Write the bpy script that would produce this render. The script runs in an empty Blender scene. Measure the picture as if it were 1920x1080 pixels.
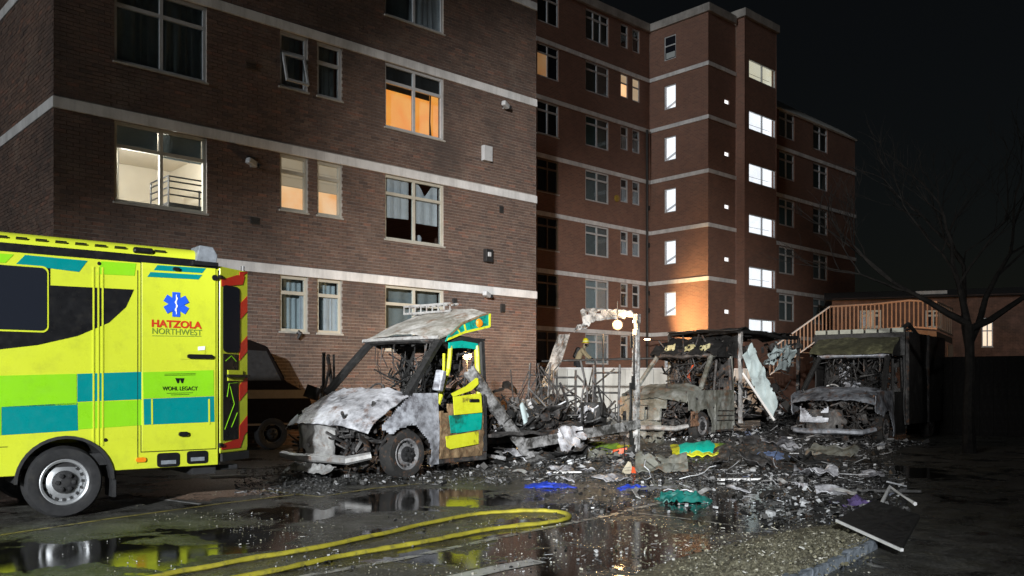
import bpy, bmesh, math, random
from mathutils import Vector, Matrix, Euler, noise
random.seed(11)
R = math.radians
SC = bpy.context.scene
COL = SC.collection
F, HOR, H = 1650.0, 724.0, 1.3          # focal length in photo pixels, horizon row, eye height

# ------------------------------------------------------------------ camera, sky, lights
cam = bpy.data.cameras.new('camera'); co = bpy.data.objects.new('camera', cam); COL.objects.link(co)
co.location = (0, 0, H); co.rotation_euler = (R(90), 0, 0)
cam.sensor_width = 36; cam.lens = 36 * F / 1920; cam.shift_y = (HOR - 540) / 1920
cam.clip_start = .05; cam.clip_end = 2000
SC.camera = co
SUN_EL, SUN_AZ = 7, 38                 # azimuth the light travels towards is +Y, slightly right
W = bpy.data.worlds.new('World'); SC.world = W; W.use_nodes = True
nt = W.node_tree; bg = nt.nodes['Background']
sky = nt.nodes.new('ShaderNodeTexSky'); sky.sky_type = 'NISHITA'; sky.sun_disc = False
sky.sun_elevation = R(SUN_EL); sky.sun_rotation = R(180 + SUN_AZ)
nt.links.new(sky.outputs[0], bg.inputs[0]); bg.inputs[1].default_value = 0.0009
glow = nt.nodes.new('ShaderNodeBackground'); glow.inputs[0].default_value = (1, .93, .93, 1); glow.inputs[1].default_value = .0017   # town glow on the night haze
add = nt.nodes.new('ShaderNodeAddShader'); nt.links.new(bg.outputs[0], add.inputs[0]); nt.links.new(glow.outputs[0], add.inputs[1]); nt.links.new(add.outputs[0], nt.nodes['World Output'].inputs[0])
sun = bpy.data.lights.new('sun', 'SUN'); sun.energy = .95; sun.angle = R(12); sun.color = (.95, .98, 1)
so = bpy.data.objects.new('sun', sun); COL.objects.link(so)
sd = Vector((math.sin(R(SUN_AZ)) * math.cos(R(SUN_EL)), math.cos(R(SUN_AZ)) * math.cos(R(SUN_EL)), -math.sin(R(SUN_EL))))
so.rotation_euler = sd.to_track_quat('-Z', 'Y').to_euler()
# unseen floodlights added well behind the photographer for the cold off-frame light
def unseen_flood(loc, az, el, energy, size, blend, col):
    fl = bpy.data.lights.new('unseen_floodlight', 'SPOT'); fl.energy = energy; fl.spot_size = R(size); fl.spot_blend = blend
    fl.shadow_soft_size = .35; fl.color = col
    fo = bpy.data.objects.new('unseen_floodlight', fl); COL.objects.link(fo); fo.location = loc
    fo.rotation_euler = Vector((math.sin(R(az)), math.cos(R(az)), math.tan(R(el)))).to_track_quat('-Z', 'Y').to_euler()
unseen_flood((-7.0, -25, 9), 5.8, -17.3, 94000, 28, .65, (.93, .97, 1))     # aimed at the wrecks
unseen_flood((-3.5, -25, 9), 7.6, -5.8, 125000, 21, 1.0, (1, .97, .94))      # aimed over them at the flats
SC.view_settings.view_transform = 'Standard'; SC.view_settings.look = 'None'
SC.view_settings.exposure = 0; SC.view_settings.gamma = 1; SC.view_settings.use_curve_mapping = False
SC.render.engine = 'CYCLES'; SC.cycles.use_denoising = True; SC.cycles.max_bounces = 6
SC.cycles.sample_clamp_indirect = 3

# ------------------------------------------------------------------ helpers
class Fr:
    """A vertical plane frame: local x along the wall, y into the scene, z up."""
    def __init__(s, ox, oy, dx, dy, oz=0):
        n = math.hypot(dx, dy); s.c, s.s, s.ox, s.oy, s.oz = dx / n, dy / n, ox, oy, oz
        s.M = Matrix.Translation((ox, oy, oz)) @ Matrix.Rotation(math.atan2(dy, dx), 4, 'Z')
    def hit(s, px, py, yl=0):
        r = (px - 960) / F
        Y = (yl - s.ox * s.s + s.oy * s.c) / (s.c - r * s.s)
        return ((r * Y - s.ox) * s.c + (Y - s.oy) * s.s, H + (HOR - py) / F * Y - s.oz)
    def sub(s, x, y, ang):
        p = s.M @ Vector((x, y, 0)); a = math.atan2(s.s, s.c) + R(ang)
        return Fr(p.x, p.y, math.cos(a), math.sin(a))

def gp(px, py):
    d = F * H / (py - HOR); return Vector(((px - 960) / F * d, d, 0))
def at(px, py, d):
    return Vector(((px - 960) / F * d, d, H + (HOR - py) / F * d))

def tag(o, label=None, cat=None, group=None, kind=None):
    for k, v in (('label', label), ('category', cat), ('group', group), ('kind', kind)):
        if v: o[k] = v
    return o
def thing(name, label, cat, M=None, group=None):
    o = bpy.data.objects.new(name, None); COL.objects.link(o); o.empty_display_size = .2
    if M is not None: o.matrix_world = M if isinstance(M, Matrix) else Matrix.Translation(M)
    return tag(o, label, cat, group)

class MB:
    def __init__(s): s.v = []; s.f = []; s.m = []
    def add(s, vs, fs, m=0):
        n = len(s.v); s.v += [tuple(v) for v in vs]
        s.f += [tuple(i + n for i in f) for f in fs]; s.m += [m] * len(fs); return s
    def box(s, x0, x1, y0, y1, z0, z1, m=0):
        return s.add([(x, y, z) for z in (z0, z1) for y in (y0, y1) for x in (x0, x1)],
                     [(0, 2, 3, 1), (4, 5, 7, 6), (0, 1, 5, 4), (2, 6, 7, 3), (0, 4, 6, 2), (1, 3, 7, 5)], m)
    def obox(s, c, size, rot=None, m=0):
        Q = rot if isinstance(rot, Matrix) else (Euler(rot).to_matrix() if rot else Matrix.Identity(3))
        h = [k / 2 for k in size]; c = Vector(c)
        vs = [c + Q @ Vector((x * h[0], y * h[1], z * h[2])) for z in (-1, 1) for y in (-1, 1) for x in (-1, 1)]
        return s.add(vs, [(0, 2, 3, 1), (4, 5, 7, 6), (0, 1, 5, 4), (2, 6, 7, 3), (0, 4, 6, 2), (1, 3, 7, 5)], m)
    def tube(s, pts, r, n=6, m=0, cap=True):
        pts = [Vector(p) for p in pts]; rs = r if isinstance(r, (list, tuple)) else [r] * len(pts)
        n0 = len(s.v); prev = None
        for i, p in enumerate(pts):
            t = (pts[min(i + 1, len(pts) - 1)] - pts[max(i - 1, 0)]).normalized()
            if prev is None:
                a = t.cross(Vector((0, 0, 1))); a = a if a.length > 1e-3 else t.cross(Vector((1, 0, 0)))
            else:
                a = prev - t * prev.dot(t)
                if a.length < 1e-4: a = t.orthogonal()
            a.normalize(); prev = a; b = t.cross(a)
            for k in range(n):
                q = 2 * math.pi * (k + .5) / n
                s.v.append(tuple(p + (a * math.cos(q) + b * math.sin(q)) * rs[i]))
        for i in range(len(pts) - 1):
            for k in range(n):
                s.f.append((n0 + i * n + k, n0 + i * n + (k + 1) % n, n0 + (i + 1) * n + (k + 1) % n, n0 + (i + 1) * n + k)); s.m.append(m)
        if cap:
            s.f.append(tuple(n0 + k for k in reversed(range(n)))); s.m.append(m)
            s.f.append(tuple(n0 + (len(pts) - 1) * n + k for k in range(n))); s.m.append(m)
        return s
    def prism(s, poly, y0, y1, m=0):
        """poly: (x, z) points, extruded along y."""
        n = len(poly)
        a = sum(poly[i][0] * poly[(i + 1) % n][1] - poly[(i + 1) % n][0] * poly[i][1] for i in range(n))
        if a < 0: poly = poly[::-1]
        vs = [(x, y0, z) for x, z in poly] + [(x, y1, z) for x, z in poly]
        fs = [tuple(range(n)), tuple(reversed(range(n, 2 * n)))] + [((i + 1) % n, i, i + n, (i + 1) % n + n) for i in range(n)]
        return s.add(vs, fs, m)
    def lathe(s, prof, c, axis='y', n=28, m=0):
        """prof: (radius, offset along axis)."""
        n0 = len(s.v); c = Vector(c)
        for r_, h in prof:
            for k in range(n):
                q = 2 * math.pi * k / n
                d = {'y': (r_ * math.cos(q), h, r_ * math.sin(q)), 'z': (r_ * math.cos(q), r_ * math.sin(q), h), 'x': (h, r_ * math.cos(q), r_ * math.sin(q))}[axis]
                s.v.append(tuple(c + Vector(d)))
        for i in range(len(prof) - 1):
            for k in range(n):
                s.f.append((n0 + i * n + k, n0 + i * n + (k + 1) % n, n0 + (i + 1) * n + (k + 1) % n, n0 + (i + 1) * n + k)); s.m.append(m)
        return s
    def sheet(s, fn, nu, nv, th=0, m=0, keep=None):
        P = [[Vector(fn(i / nu, j / nv)) for j in range(nv + 1)] for i in range(nu + 1)]
        n0 = len(s.v); w = nv + 1
        for i in range(nu + 1):
            for j in range(nv + 1): s.v.append(tuple(P[i][j]))
        cells = [(i, j) for i in range(nu) for j in range(nv) if keep is None or keep((i + .5) / nu, (j + .5) / nv)]
        q = lambda i, j: n0 + i * w + j
        if th:
            n1 = len(s.v)
            for i in range(nu + 1):
                for j in range(nv + 1):
                    du = P[min(i + 1, nu)][j] - P[max(i - 1, 0)][j]; dv = P[i][min(j + 1, nv)] - P[i][max(j - 1, 0)]
                    nn = du.cross(dv); nn = nn.normalized() if nn.length > 1e-9 else Vector((0, 0, 1))
                    s.v.append(tuple(P[i][j] - nn * th))
            q2 = lambda i, j: n1 + i * w + j
            cs = set(cells)
            for i, j in cells:
                s.f.append((q2(i, j), q2(i, j + 1), q2(i + 1, j + 1), q2(i + 1, j))); s.m.append(m)
                for (a, b, nb) in (((i, j), (i + 1, j), (i, j - 1)), ((i + 1, j), (i + 1, j + 1), (i + 1, j)), ((i + 1, j + 1), (i, j + 1), (i, j + 1)), ((i, j + 1), (i, j), (i - 1, j))):
                    if nb not in cs:
                        s.f.append((q(*b), q(*a), q2(*a), q2(*b))); s.m.append(m)
        for i, j in cells:
            s.f.append((q(i, j), q(i + 1, j), q(i + 1, j + 1), q(i, j + 1))); s.m.append(m)
        return s
    def build(s, name, mats, parent=None, smooth=False, M=None, bevel=0):
        me = bpy.data.meshes.new(name); me.from_pydata(s.v, [], s.f)
        mats = mats if isinstance(mats, (list, tuple)) else [mats]
        for mt in mats: me.materials.append(mt)
        if len(mats) > 1: me.polygons.foreach_set('material_index', s.m)
        if smooth:
            me.polygons.foreach_set('use_smooth', [True] * len(me.polygons))
        me.update()
        o = bpy.data.objects.new(name, me); COL.objects.link(o)
        if parent is not None: o.parent = parent
        if M is not None: o.matrix_basis = M
        if smooth:
            try: me.set_sharp_from_angle(angle=R(38))
            except Exception: pass
        if bevel:
            b = o.modifiers.new('bevel', 'BEVEL'); b.width = bevel; b.segments = 2; b.limit_method = 'ANGLE'
        return o

def crumple(p, amp, sc=3.0, seed=0):
    return noise.noise(Vector(p) * sc + Vector((seed * 7.3, seed * 3.1, seed))) * amp
def tri(seed, p, sc):  # -1..1
    return noise.noise(Vector(p) * sc + Vector((seed * 5.1, seed * 2.7, seed * 9.4)))

# ------------------------------------------------------------------ materials
def mat(name):
    m = bpy.data.materials.new(name); m.use_nodes = True
    return m, m.node_tree, m.node_tree.nodes['Principled BSDF']
def N(t, kind, **kw):
    n = t.nodes.new('ShaderNode' + kind)
    for k, v in kw.items(): setattr(n, k, v)
    return n
def mixc(t, fac, a, b, mode='MIX'):
    n = N(t, 'Mix', data_type='RGBA', blend_type=mode)
    for i, v in ((0, fac), (6, a), (7, b)):
        if hasattr(v, 'is_output'): t.links.new(v, n.inputs[i])
        elif i == 0: n.inputs[0].default_value = v
        else: n.inputs[i].default_value = (*v, 1)
    return n.outputs[2]
def math_(t, op, a, b=None):
    n = N(t, 'Math', operation=op)
    for i, v in enumerate((a, b)):
        if v is None: continue
        if hasattr(v, 'is_output'): t.links.new(v, n.inputs[i])
        else: n.inputs[i].default_value = v
    return n.outputs[0]
def nz(t, vec, scale, detail=4, rough=.55, dist=0):
    n = N(t, 'TexNoise'); n.inputs['Scale'].default_value = scale; n.inputs['Detail'].default_value = detail
    n.inputs['Roughness'].default_value = rough; n.inputs['Distortion'].default_value = dist
    if vec is not None: t.links.new(vec, n.inputs['Vector'])
    return n.outputs['Fac']
def ramp(t, fac, stops):
    n = N(t, 'ValToRGB'); cr = n.color_ramp
    while len(cr.elements) < len(stops): cr.elements.new(.5)
    for e, (p, c) in zip(cr.elements, stops):
        e.position = p; e.color = (*c, 1) if len(c) == 3 else c
    t.links.new(fac, n.inputs[0]); return n.outputs[0]
def mapr(t, v, a, b, c=0, d=1):
    n = N(t, 'MapRange'); t.links.new(v, n.inputs[0])
    for i, q in zip((1, 2, 3, 4), (a, b, c, d)): n.inputs[i].default_value = q
    return n.outputs[0]
def bump(t, b, h, strength=.3, dist=.01):
    n = N(t, 'Bump'); n.inputs['Strength'].default_value = strength; n.inputs['Distance'].default_value = dist
    t.links.new(h, n.inputs['Height']); t.links.new(n.outputs[0], b.inputs['Normal'])
def objc(t): return N(t, 'TexCoord').outputs['Object']
def geop(t): return N(t, 'NewGeometry').outputs['Position']

def paint(name, col, rough=.35, var=.12, metal=0, scale=4, dirt=.25):
    m, t, b = mat(name); o = objc(t)
    dk = tuple(c * (1 - var * 2) for c in col)
    c = mixc(t, nz(t, o, scale, 6), dk, tuple(min(1, k * (1 + var)) for k in col))
    d = mapr(t, nz(t, o, scale * 2.3, 8, .7), .52, .75, 0, dirt)
    c = mixc(t, d, c, (.05, .045, .035))
    t.links.new(c, b.inputs['Base Color']); b.inputs['Metallic'].default_value = metal
    t.links.new(mapr(t, nz(t, o, scale * 3, 5), .3, .7, rough * .8, rough * 1.35), b.inputs['Roughness'])
    return m
def emit(name, col, strength):
    m, t, b = mat(name); b.inputs['Base Color'].default_value = (*col, 1)
    b.inputs['Emission Color'].default_value = (*col, 1); b.inputs['Emission Strength'].default_value = strength
    return m
def burnt(name, stops, scale=2.2, rust=.0, rough=.55, metal=.25, bmp=.5, seed=0):
    m, t, b = mat(name); mp = N(t, 'Mapping'); t.links.new(objc(t), mp.inputs[0]); mp.inputs[1].default_value = (seed, seed * 2, seed * 3)
    o = mp.outputs[0]
    n1 = nz(t, o, scale, 9, .66, .6); n2 = nz(t, o, scale * 6, 6, .7)
    f = math_(t, 'ADD', math_(t, 'MULTIPLY', n1, .72), math_(t, 'MULTIPLY', n2, .28))
    c = ramp(t, f, stops)
    if rust:
        rn = mapr(t, nz(t, o, scale * 1.6 + 1, 8, .7), .56 - rust * .1, .68, 0, .85)
        c = mixc(t, rn, c, (.16, .075, .035))
    t.links.new(c, b.inputs['Base Color']); b.inputs['Metallic'].default_value = metal
    t.links.new(mapr(t, n2, .3, .7, rough - .15, rough + .25), b.inputs['Roughness'])
    bump(t, b, f, bmp, .02)
    return m
def island_mix(name, stops, rough=.6, metal=0, fine=30):
    """one colour per loose piece."""
    m, t, b = mat(name); g = N(t, 'NewGeometry'); oi = N(t, 'ObjectInfo')
    r_ = math_(t, 'FRACT', math_(t, 'ADD', g.outputs['Random Per Island'], math_(t, 'MULTIPLY', oi.outputs['Random'], 7.31)))
    c = ramp(t, r_, stops); c = mixc(t, mapr(t, nz(t, g.outputs['Position'], fine, 5, .7), .35, .7, 0, .6), c, (.02, .02, .02))
    t.links.new(c, b.inputs['Base Color']); b.inputs['Roughness'].default_value = rough; b.inputs['Metallic'].default_value = metal
    bump(t, b, nz(t, g.outputs['Position'], fine * 1.5, 4), .4, .01)
    return m, t, b, c

M = {}
def ms():
    # brick as separate pieces (near facade)
    m, t, b, c = island_mix('brick_face', [(0, (.130, .082, .063)), (.25, (.190, .117, .086)), (.5, (.150, .096, .076)), (.7, (.215, .136, .102)), (.86, (.095, .064, .054)), (1, (.27, .138, .096))], .85, 0, 22)
    soot = mapr(t, nz(t, geop(t), .42, 7, .68), .44, .66, 0, .75)
    c2 = mixc(t, soot, c, (.060, .046, .040)); c2 = mixc(t, mapr(t, nz(t, geop(t), .9, 6, .7), .56, .7, 0, .5), c2, (.20, .155, .125)); t.links.new(c2, b.inputs['Base Color']); M['brick'] = m
    m, t, b = mat('mortar'); c = ramp(t, nz(t, geop(t), 9, 6, .7), [(.3, (.26, .235, .21)), (.7, (.42, .385, .345))])
    c = mixc(t, mapr(t, nz(t, geop(t), .42, 7, .68), .44, .66, 0, .7), c, (.12, .105, .095)); t.links.new(c, b.inputs['Base Color']); b.inputs['Roughness'].default_value = .95; bump(t, b, nz(t, geop(t), 60), .5, .01); M['mortar'] = m
    # brick wall too far for single bricks
    m, t, b = mat('far_brick'); br = N(t, 'TexBrick'); mp = N(t, 'Mapping'); t.links.new(objc(t), mp.inputs[0]); mp.inputs[2].default_value = (R(-90), 0, 0)
    t.links.new(mp.outputs[0], br.inputs[0])
    br.inputs['Color1'].default_value = (.23, .116, .080, 1); br.inputs['Color2'].default_value = (.155, .084, .063, 1); br.inputs['Mortar'].default_value = (.25, .18, .14, 1)
    br.inputs['Scale'].default_value = 1; br.inputs['Mortar Size'].default_value = .006; br.inputs['Brick Width'].default_value = .225; br.inputs['Row Height'].default_value = .075
    c = mixc(t, mapr(t, nz(t, geop(t), .5, 6, .62), .38, .7, 0, .5), br.outputs['Color'], (.12, .065, .05))
    c = mixc(t, mapr(t, nz(t, geop(t), 3, 4, .6), .45, .7, 0, .35), c, (.22, .11, .08))
    t.links.new(c, b.inputs['Base Color']); b.inputs['Roughness'].default_value = .9; bump(t, b, br.outputs['Fac'], -.35, .01); M['far_brick'] = m
    # concrete string courses, roof edges
    for nm, ca, cb in (('band', (.50, .50, .495), (.76, .76, .755)), ('cornice', (.20, .19, .175), (.42, .40, .37)), ('render', (.50, .50, .46), (.70, .70, .66)), ('sill', (.30, .29, .26), (.46, .44, .40))):
        m, t, b = mat(nm); g = geop(t)
        c = ramp(t, nz(t, g, 1.3, 8, .65), [(.3, ca), (.7, cb)])
        mp = N(t, 'Mapping'); t.links.new(g, mp.inputs[0]); mp.inputs[3].default_value = (3, 3, .5)
        c = mixc(t, mapr(t, nz(t, mp.outputs[0], 1, 8, .75), .46, .70, 0, .5), c, tuple(k * .45 for k in ca))
        t.links.new(c, b.inputs['Base Color']); b.inputs['Roughness'].default_value = .85; bump(t, b, nz(t, g, 40), .3, .01); M[nm] = m
    M['frame_w'] = paint('frame_white', (.52, .53, .53), .4, .08); M['frame_c'] = paint('frame_cream', (.47, .45, .38), .45, .1)
    M['frame_b'] = paint('frame_brown', (.16, .11, .07), .5, .1); M['frame_g'] = paint('frame_grey', (.46, .47, .48), .4, .08)
    m, t, b = mat('glass'); out = t.nodes['Material Output']; gl = N(t, 'BsdfGlossy'); gl.inputs['Roughness'].default_value = .03; gl.inputs[0].default_value = (.9, .95, 1, 1)
    tr = N(t, 'BsdfTransparent'); tr.inputs[0].default_value = (.86, .9, .92, 1); mx = N(t, 'MixShader'); fr = N(t, 'LayerWeight')
    t.links.new(math_(t, 'ADD', math_(t, 'MULTIPLY', math_(t, 'POWER', fr.outputs['Facing'], 4), .6), .05), mx.inputs[0]); t.links.new(tr.outputs[0], mx.inputs[1]); t.links.new(gl.outputs[0], mx.inputs[2]); t.links.new(mx.outputs[0], out.inputs[0])
    M['glass'] = m
    m, t, b = mat('dark_glass'); b.inputs['Base Color'].default_value = (.012, .014, .02, 1); b.inputs['Roughness'].default_value = .16; bump(t, b, nz(t, objc(t), 2), .04, .02); M['dark_glass'] = m
    M['curtain'] = paint('curtain_grey', (.20, .215, .21), .9, .15); M['curtain_w'] = paint('curtain_white', (.55, .56, .58), .9, .1)
    M['blind'] = paint('blind_cloth', (.42, .46, .46), .9, .1); M['blind_t'] = paint('blind_teal', (.12, .20, .20), .9, .1)
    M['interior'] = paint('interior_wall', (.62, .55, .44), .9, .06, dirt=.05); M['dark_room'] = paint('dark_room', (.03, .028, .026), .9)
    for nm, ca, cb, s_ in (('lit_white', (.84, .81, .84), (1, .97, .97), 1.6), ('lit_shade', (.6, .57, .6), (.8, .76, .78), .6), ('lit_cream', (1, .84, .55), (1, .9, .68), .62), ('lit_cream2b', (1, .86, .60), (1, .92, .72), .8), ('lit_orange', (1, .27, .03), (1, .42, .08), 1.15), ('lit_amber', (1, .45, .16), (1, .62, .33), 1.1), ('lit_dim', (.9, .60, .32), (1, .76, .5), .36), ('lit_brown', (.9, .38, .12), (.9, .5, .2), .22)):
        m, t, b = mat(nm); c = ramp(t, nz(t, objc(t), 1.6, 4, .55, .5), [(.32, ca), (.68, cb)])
        t.links.new(c, b.inputs['Emission Color']); b.inputs['Emission Strength'].default_value = s_; b.inputs['Base Color'].default_value = (.3, .3, .3, 1); M[nm] = m  # room light put into the material: glowing panes, blinds and back walls
    # ambulance livery
    M['yellow'] = paint('fluorescent_yellow', (.52, .58, .032), .28, .06, scale=2.2, dirt=.2); M['lime'] = paint('lime_green', (.22, .55, .012), .3, .05, dirt=.1)
    M['teal'] = paint('teal_green', (.0, .20, .20), .3, .06, dirt=.1); M['black'] = paint('black_vinyl', (.008, .008, .009), .3, .1)
    M['red'] = paint('red_film', (.55, .03, .015), .35, .06); M['blue'] = paint('blue_film', (.015, .09, .62), .4, .05, dirt=.05); M['green_t'] = paint('green_lettering', (.16, .24, .03), .4, .05, dirt=0)
    M['white'] = paint('white_film', (.75, .76, .76), .4, .03, dirt=0); M['red_t'] = paint('red_lettering', (.50, .035, .01), .4, .05, dirt=0)
    M['lens'] = paint('clear_lens', (.20, .22, .245), .15, .35, scale=14); M['amber'] = paint('amber_lens', (.75, .22, .01), .2, .1)
    M['rubber'] = paint('tyre_rubber', (.012, .012, .013), .75, .2, dirt=.4); M['steel'] = paint('rim_steel', (.42, .43, .44), .38, .15, .6, dirt=.35)
    M['plastic'] = paint('black_plastic', (.02, .02, .021), .5, .2)
    # burnt things
    K = (.010, .010, .010)
    M['ash_hood'] = burnt('ash_grey_bonnet', [(.34, (.02, .02, .022)), (.43, (.13, .13, .14)), (.51, (.42, .425, .45)), (.61, (.66, .67, .71)), (.75, (.27, .26, .26))], 1.7, .10, .42, .12, .5, 1)
    M['ash_wing'] = burnt('ash_white_wing', [(.34, (.02, .02, .02)), (.43, (.14, .14, .155)), (.52, (.38, .40, .44)), (.66, (.60, .63, .68)), (.8, (.30, .26, .22))], 1.5, .0, .5, .2, .3, 4)
    M['char'] = burnt('charred_metal', [(.3, K), (.46, (.028, .027, .027)), (.58, (.075, .072, .07)), (.7, (.22, .217, .21))], 3.2, .10, .6, .3, .7, 2)
    M['soot'] = burnt('soot_black', [(.3, (.006, .006, .006)), (.55, (.018, .018, .018)), (.7, (.06, .058, .055)), (.82, (.16, .155, .15))], 3.5, .0, .55, .2, .6, 3)
    M['pale'] = burnt('bare_pale_metal', [(.3, (.06, .058, .055)), (.42, (.26, .255, .25)), (.55, (.42, .42, .41)), (.72, (.55, .55, .54))], 2.6, .05, .5, .3, .5, 5)
    M['olive_ash'] = burnt('olive_ash', [(.3, (.035, .035, .028)), (.42, (.10, .10, .08)), (.54, (.175, .18, .16)), (.66, (.30, .31, .30)), (.78, (.13, .125, .105))], 1.9, .12, .6, .2, .5, 6)
    M['dark_ash'] = burnt('dark_blue_ash', [(.3, K), (.40, (.05, .05, .057)), (.50, (.20, .215, .24)), (.62, (.38, .41, .46)), (.8, (.12, .12, .08))], 1.8, .1, .45, .3, .5, 7)
    M['roof_ash'] = burnt('scorched_roof', [(.28, (.04, .038, .03)), (.4, (.17, .155, .125)), (.52, (.34, .33, .30)), (.63, (.50, .49, .47)), (.78, (.20, .17, .10))], 2.2, .2, .6, .1, .6, 8)
    M['rust'] = burnt('rusted_steel', [(.3, (.03, .02, .015)), (.5, (.13, .07, .04)), (.7, (.26, .16, .10))], 4, .3, .75, .2, .6, 9)
    M['beam'] = burnt('scorched_beam', [(.3, K), (.46, (.05, .048, .045)), (.55, (.25, .25, .25)), (.68, (.55, .55, .56))], 2.4, 0, .55, .2, .5, 10)
    M['skin_white'] = burnt('torn_white_panel', [(.28, (.03, .03, .03)), (.36, (.20, .23, .24)), (.48, (.36, .44, .45)), (.7, (.44, .52, .53))], 1.2, 0, .5, 0, .3, 11)
    M['mesh_brown'] = burnt('blistered_brown', [(.3, (.03, .02, .01)), (.5, (.14, .09, .045)), (.62, (.24, .17, .09)), (.75, (.04, .03, .02))], 9, .3, .8, 0, .9, 12)
    M['scorched_yellow'] = burnt('scorched_yellow', [(.30, (.015, .013, .006)), (.38, (.16, .13, .02)), (.47, (.50, .52, .02)), (.75, (.62, .66, .03))], 2.6, 0, .45, 0, .2, 13)
    M['scorched_green'] = burnt('scorched_green', [(.31, (.012, .012, .008)), (.40, (.01, .09, .065)), (.5, (.0, .28, .22)), (.8, (.01, .38, .30))], 2.4, 0, .4, 0, .2, 14)
    m, t, b, c = island_mix('debris', [(0, (.010, .010, .010)), (.4, (.025, .024, .023)), (.65, (.06, .058, .055)), (.78, (.15, .145, .14)), (.87, (.36, .36, .37)), (.93, (.62, .64, .66)), (.97, (.20, .12, .07)), (1, (.12, .15, .26))], .5, .1, 30); M['debris'] = m
    m, t, b, c = island_mix('mixed_debris', [(0, (.008, .008, .008)), (.55, (.020, .020, .020)), (.74, (.045, .044, .042)), (.84, (.14, .138, .135)), (.91, (.42, .43, .44)), (.985, (.66, .68, .70)), (1, (.10, .13, .24))], .45, .1, 30); M['debris_m'] = m
    m, t, b, c = island_mix('dark_debris', [(0, (.010, .010, .010)), (.45, (.025, .025, .024)), (.8, (.07, .068, .065)), (.93, (.20, .2, .2)), (1, (.45, .45, .46))], .5, .15, 30); M['debris_d'] = m
    m, t, b, c = island_mix('litter', [(0, (.2, .2, .2)), (.3, (.5, .5, .5)), (.6, (.34, .33, .30)), (.8, (.66, .67, .68)), (1, (.12, .11, .10))], .6, 0, 40); M['litter'] = m
    m, t, b, c = island_mix('grit_stone', [(0, (.05, .045, .03)), (.4, (.14, .13, .08)), (.7, (.26, .24, .16)), (.92, (.42, .40, .34)), (1, (.6, .6, .56))], .6, 0, 60); M['grit_stone'] = m
    M['cloth_blue'] = paint('blue_cloth', (.012, .045, .42), .6, .35, dirt=.55); M['cloth_teal'] = paint('teal_cloth', (.0, .12, .10), .6, .35, dirt=.6); M['cloth_navy'] = paint('navy_cloth', (.06, .09, .17), .85, .3)
    M['hose'] = paint('yellow_hose', (.42, .37, .03), .65, .3, scale=6, dirt=.85)
    ht = M['hose'].node_tree; bump(ht, ht.nodes['Principled BSDF'], nz(ht, objc(ht), 160, 3), .5, .004)
    M['orange'] = paint('orange_plastic', (.6, .08, .02), .5, .15); M['cream'] = paint('cream_card', (.45, .40, .30), .8, .2)
    M['wood'] = paint('painted_timber', (.27, .185, .13), .7, .15, scale=6); M['dark_wood'] = paint('dark_timber', (.10, .065, .04), .8, .2)
    M['creosote'] = paint('creosoted_board', (.006, .0055, .005), .9, .3, dirt=0); M['creosote'].node_tree.nodes['Principled BSDF'].inputs['Specular IOR Level'].default_value = .1; M['iron'] = paint('dark_iron', (.025, .024, .023), .6, .2); M['van_paint'] = paint('dark_van_paint', (.006, .004, .0035), .9, .1, dirt=0); M['tan'] = paint('tan_stripe', (.15, .10, .05), .7, .1)
    M['van_paint'].node_tree.nodes['Principled BSDF'].inputs['Specular IOR Level'].default_value = .08  # van paint near black: the shade around the van is put into its colour
    M['shaded_glass'] = paint('shaded_glass', (.006, .006, .007), .6, .1)  # matte near-black van windows, shade put into the glass colour
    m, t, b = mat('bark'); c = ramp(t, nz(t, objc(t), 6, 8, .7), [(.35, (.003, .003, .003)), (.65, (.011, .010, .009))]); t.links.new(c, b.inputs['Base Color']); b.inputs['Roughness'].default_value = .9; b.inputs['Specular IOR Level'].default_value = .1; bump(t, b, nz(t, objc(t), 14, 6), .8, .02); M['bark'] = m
    M['skin'] = paint('skin', (.42, .24, .16), .6, .05, dirt=0); M['tunic'] = paint('beige_tunic', (.34, .28, .17), .85, .2, scale=10); M['trouser'] = paint('dark_trousers', (.02, .02, .022), .85, .2); M['helmet'] = paint('yellow_helmet', (.78, .72, .02), .3, .05, dirt=.05)
    M['reflective'] = paint('reflective_tape', (.7, .72, .6), .4, .1)
ms()

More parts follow.
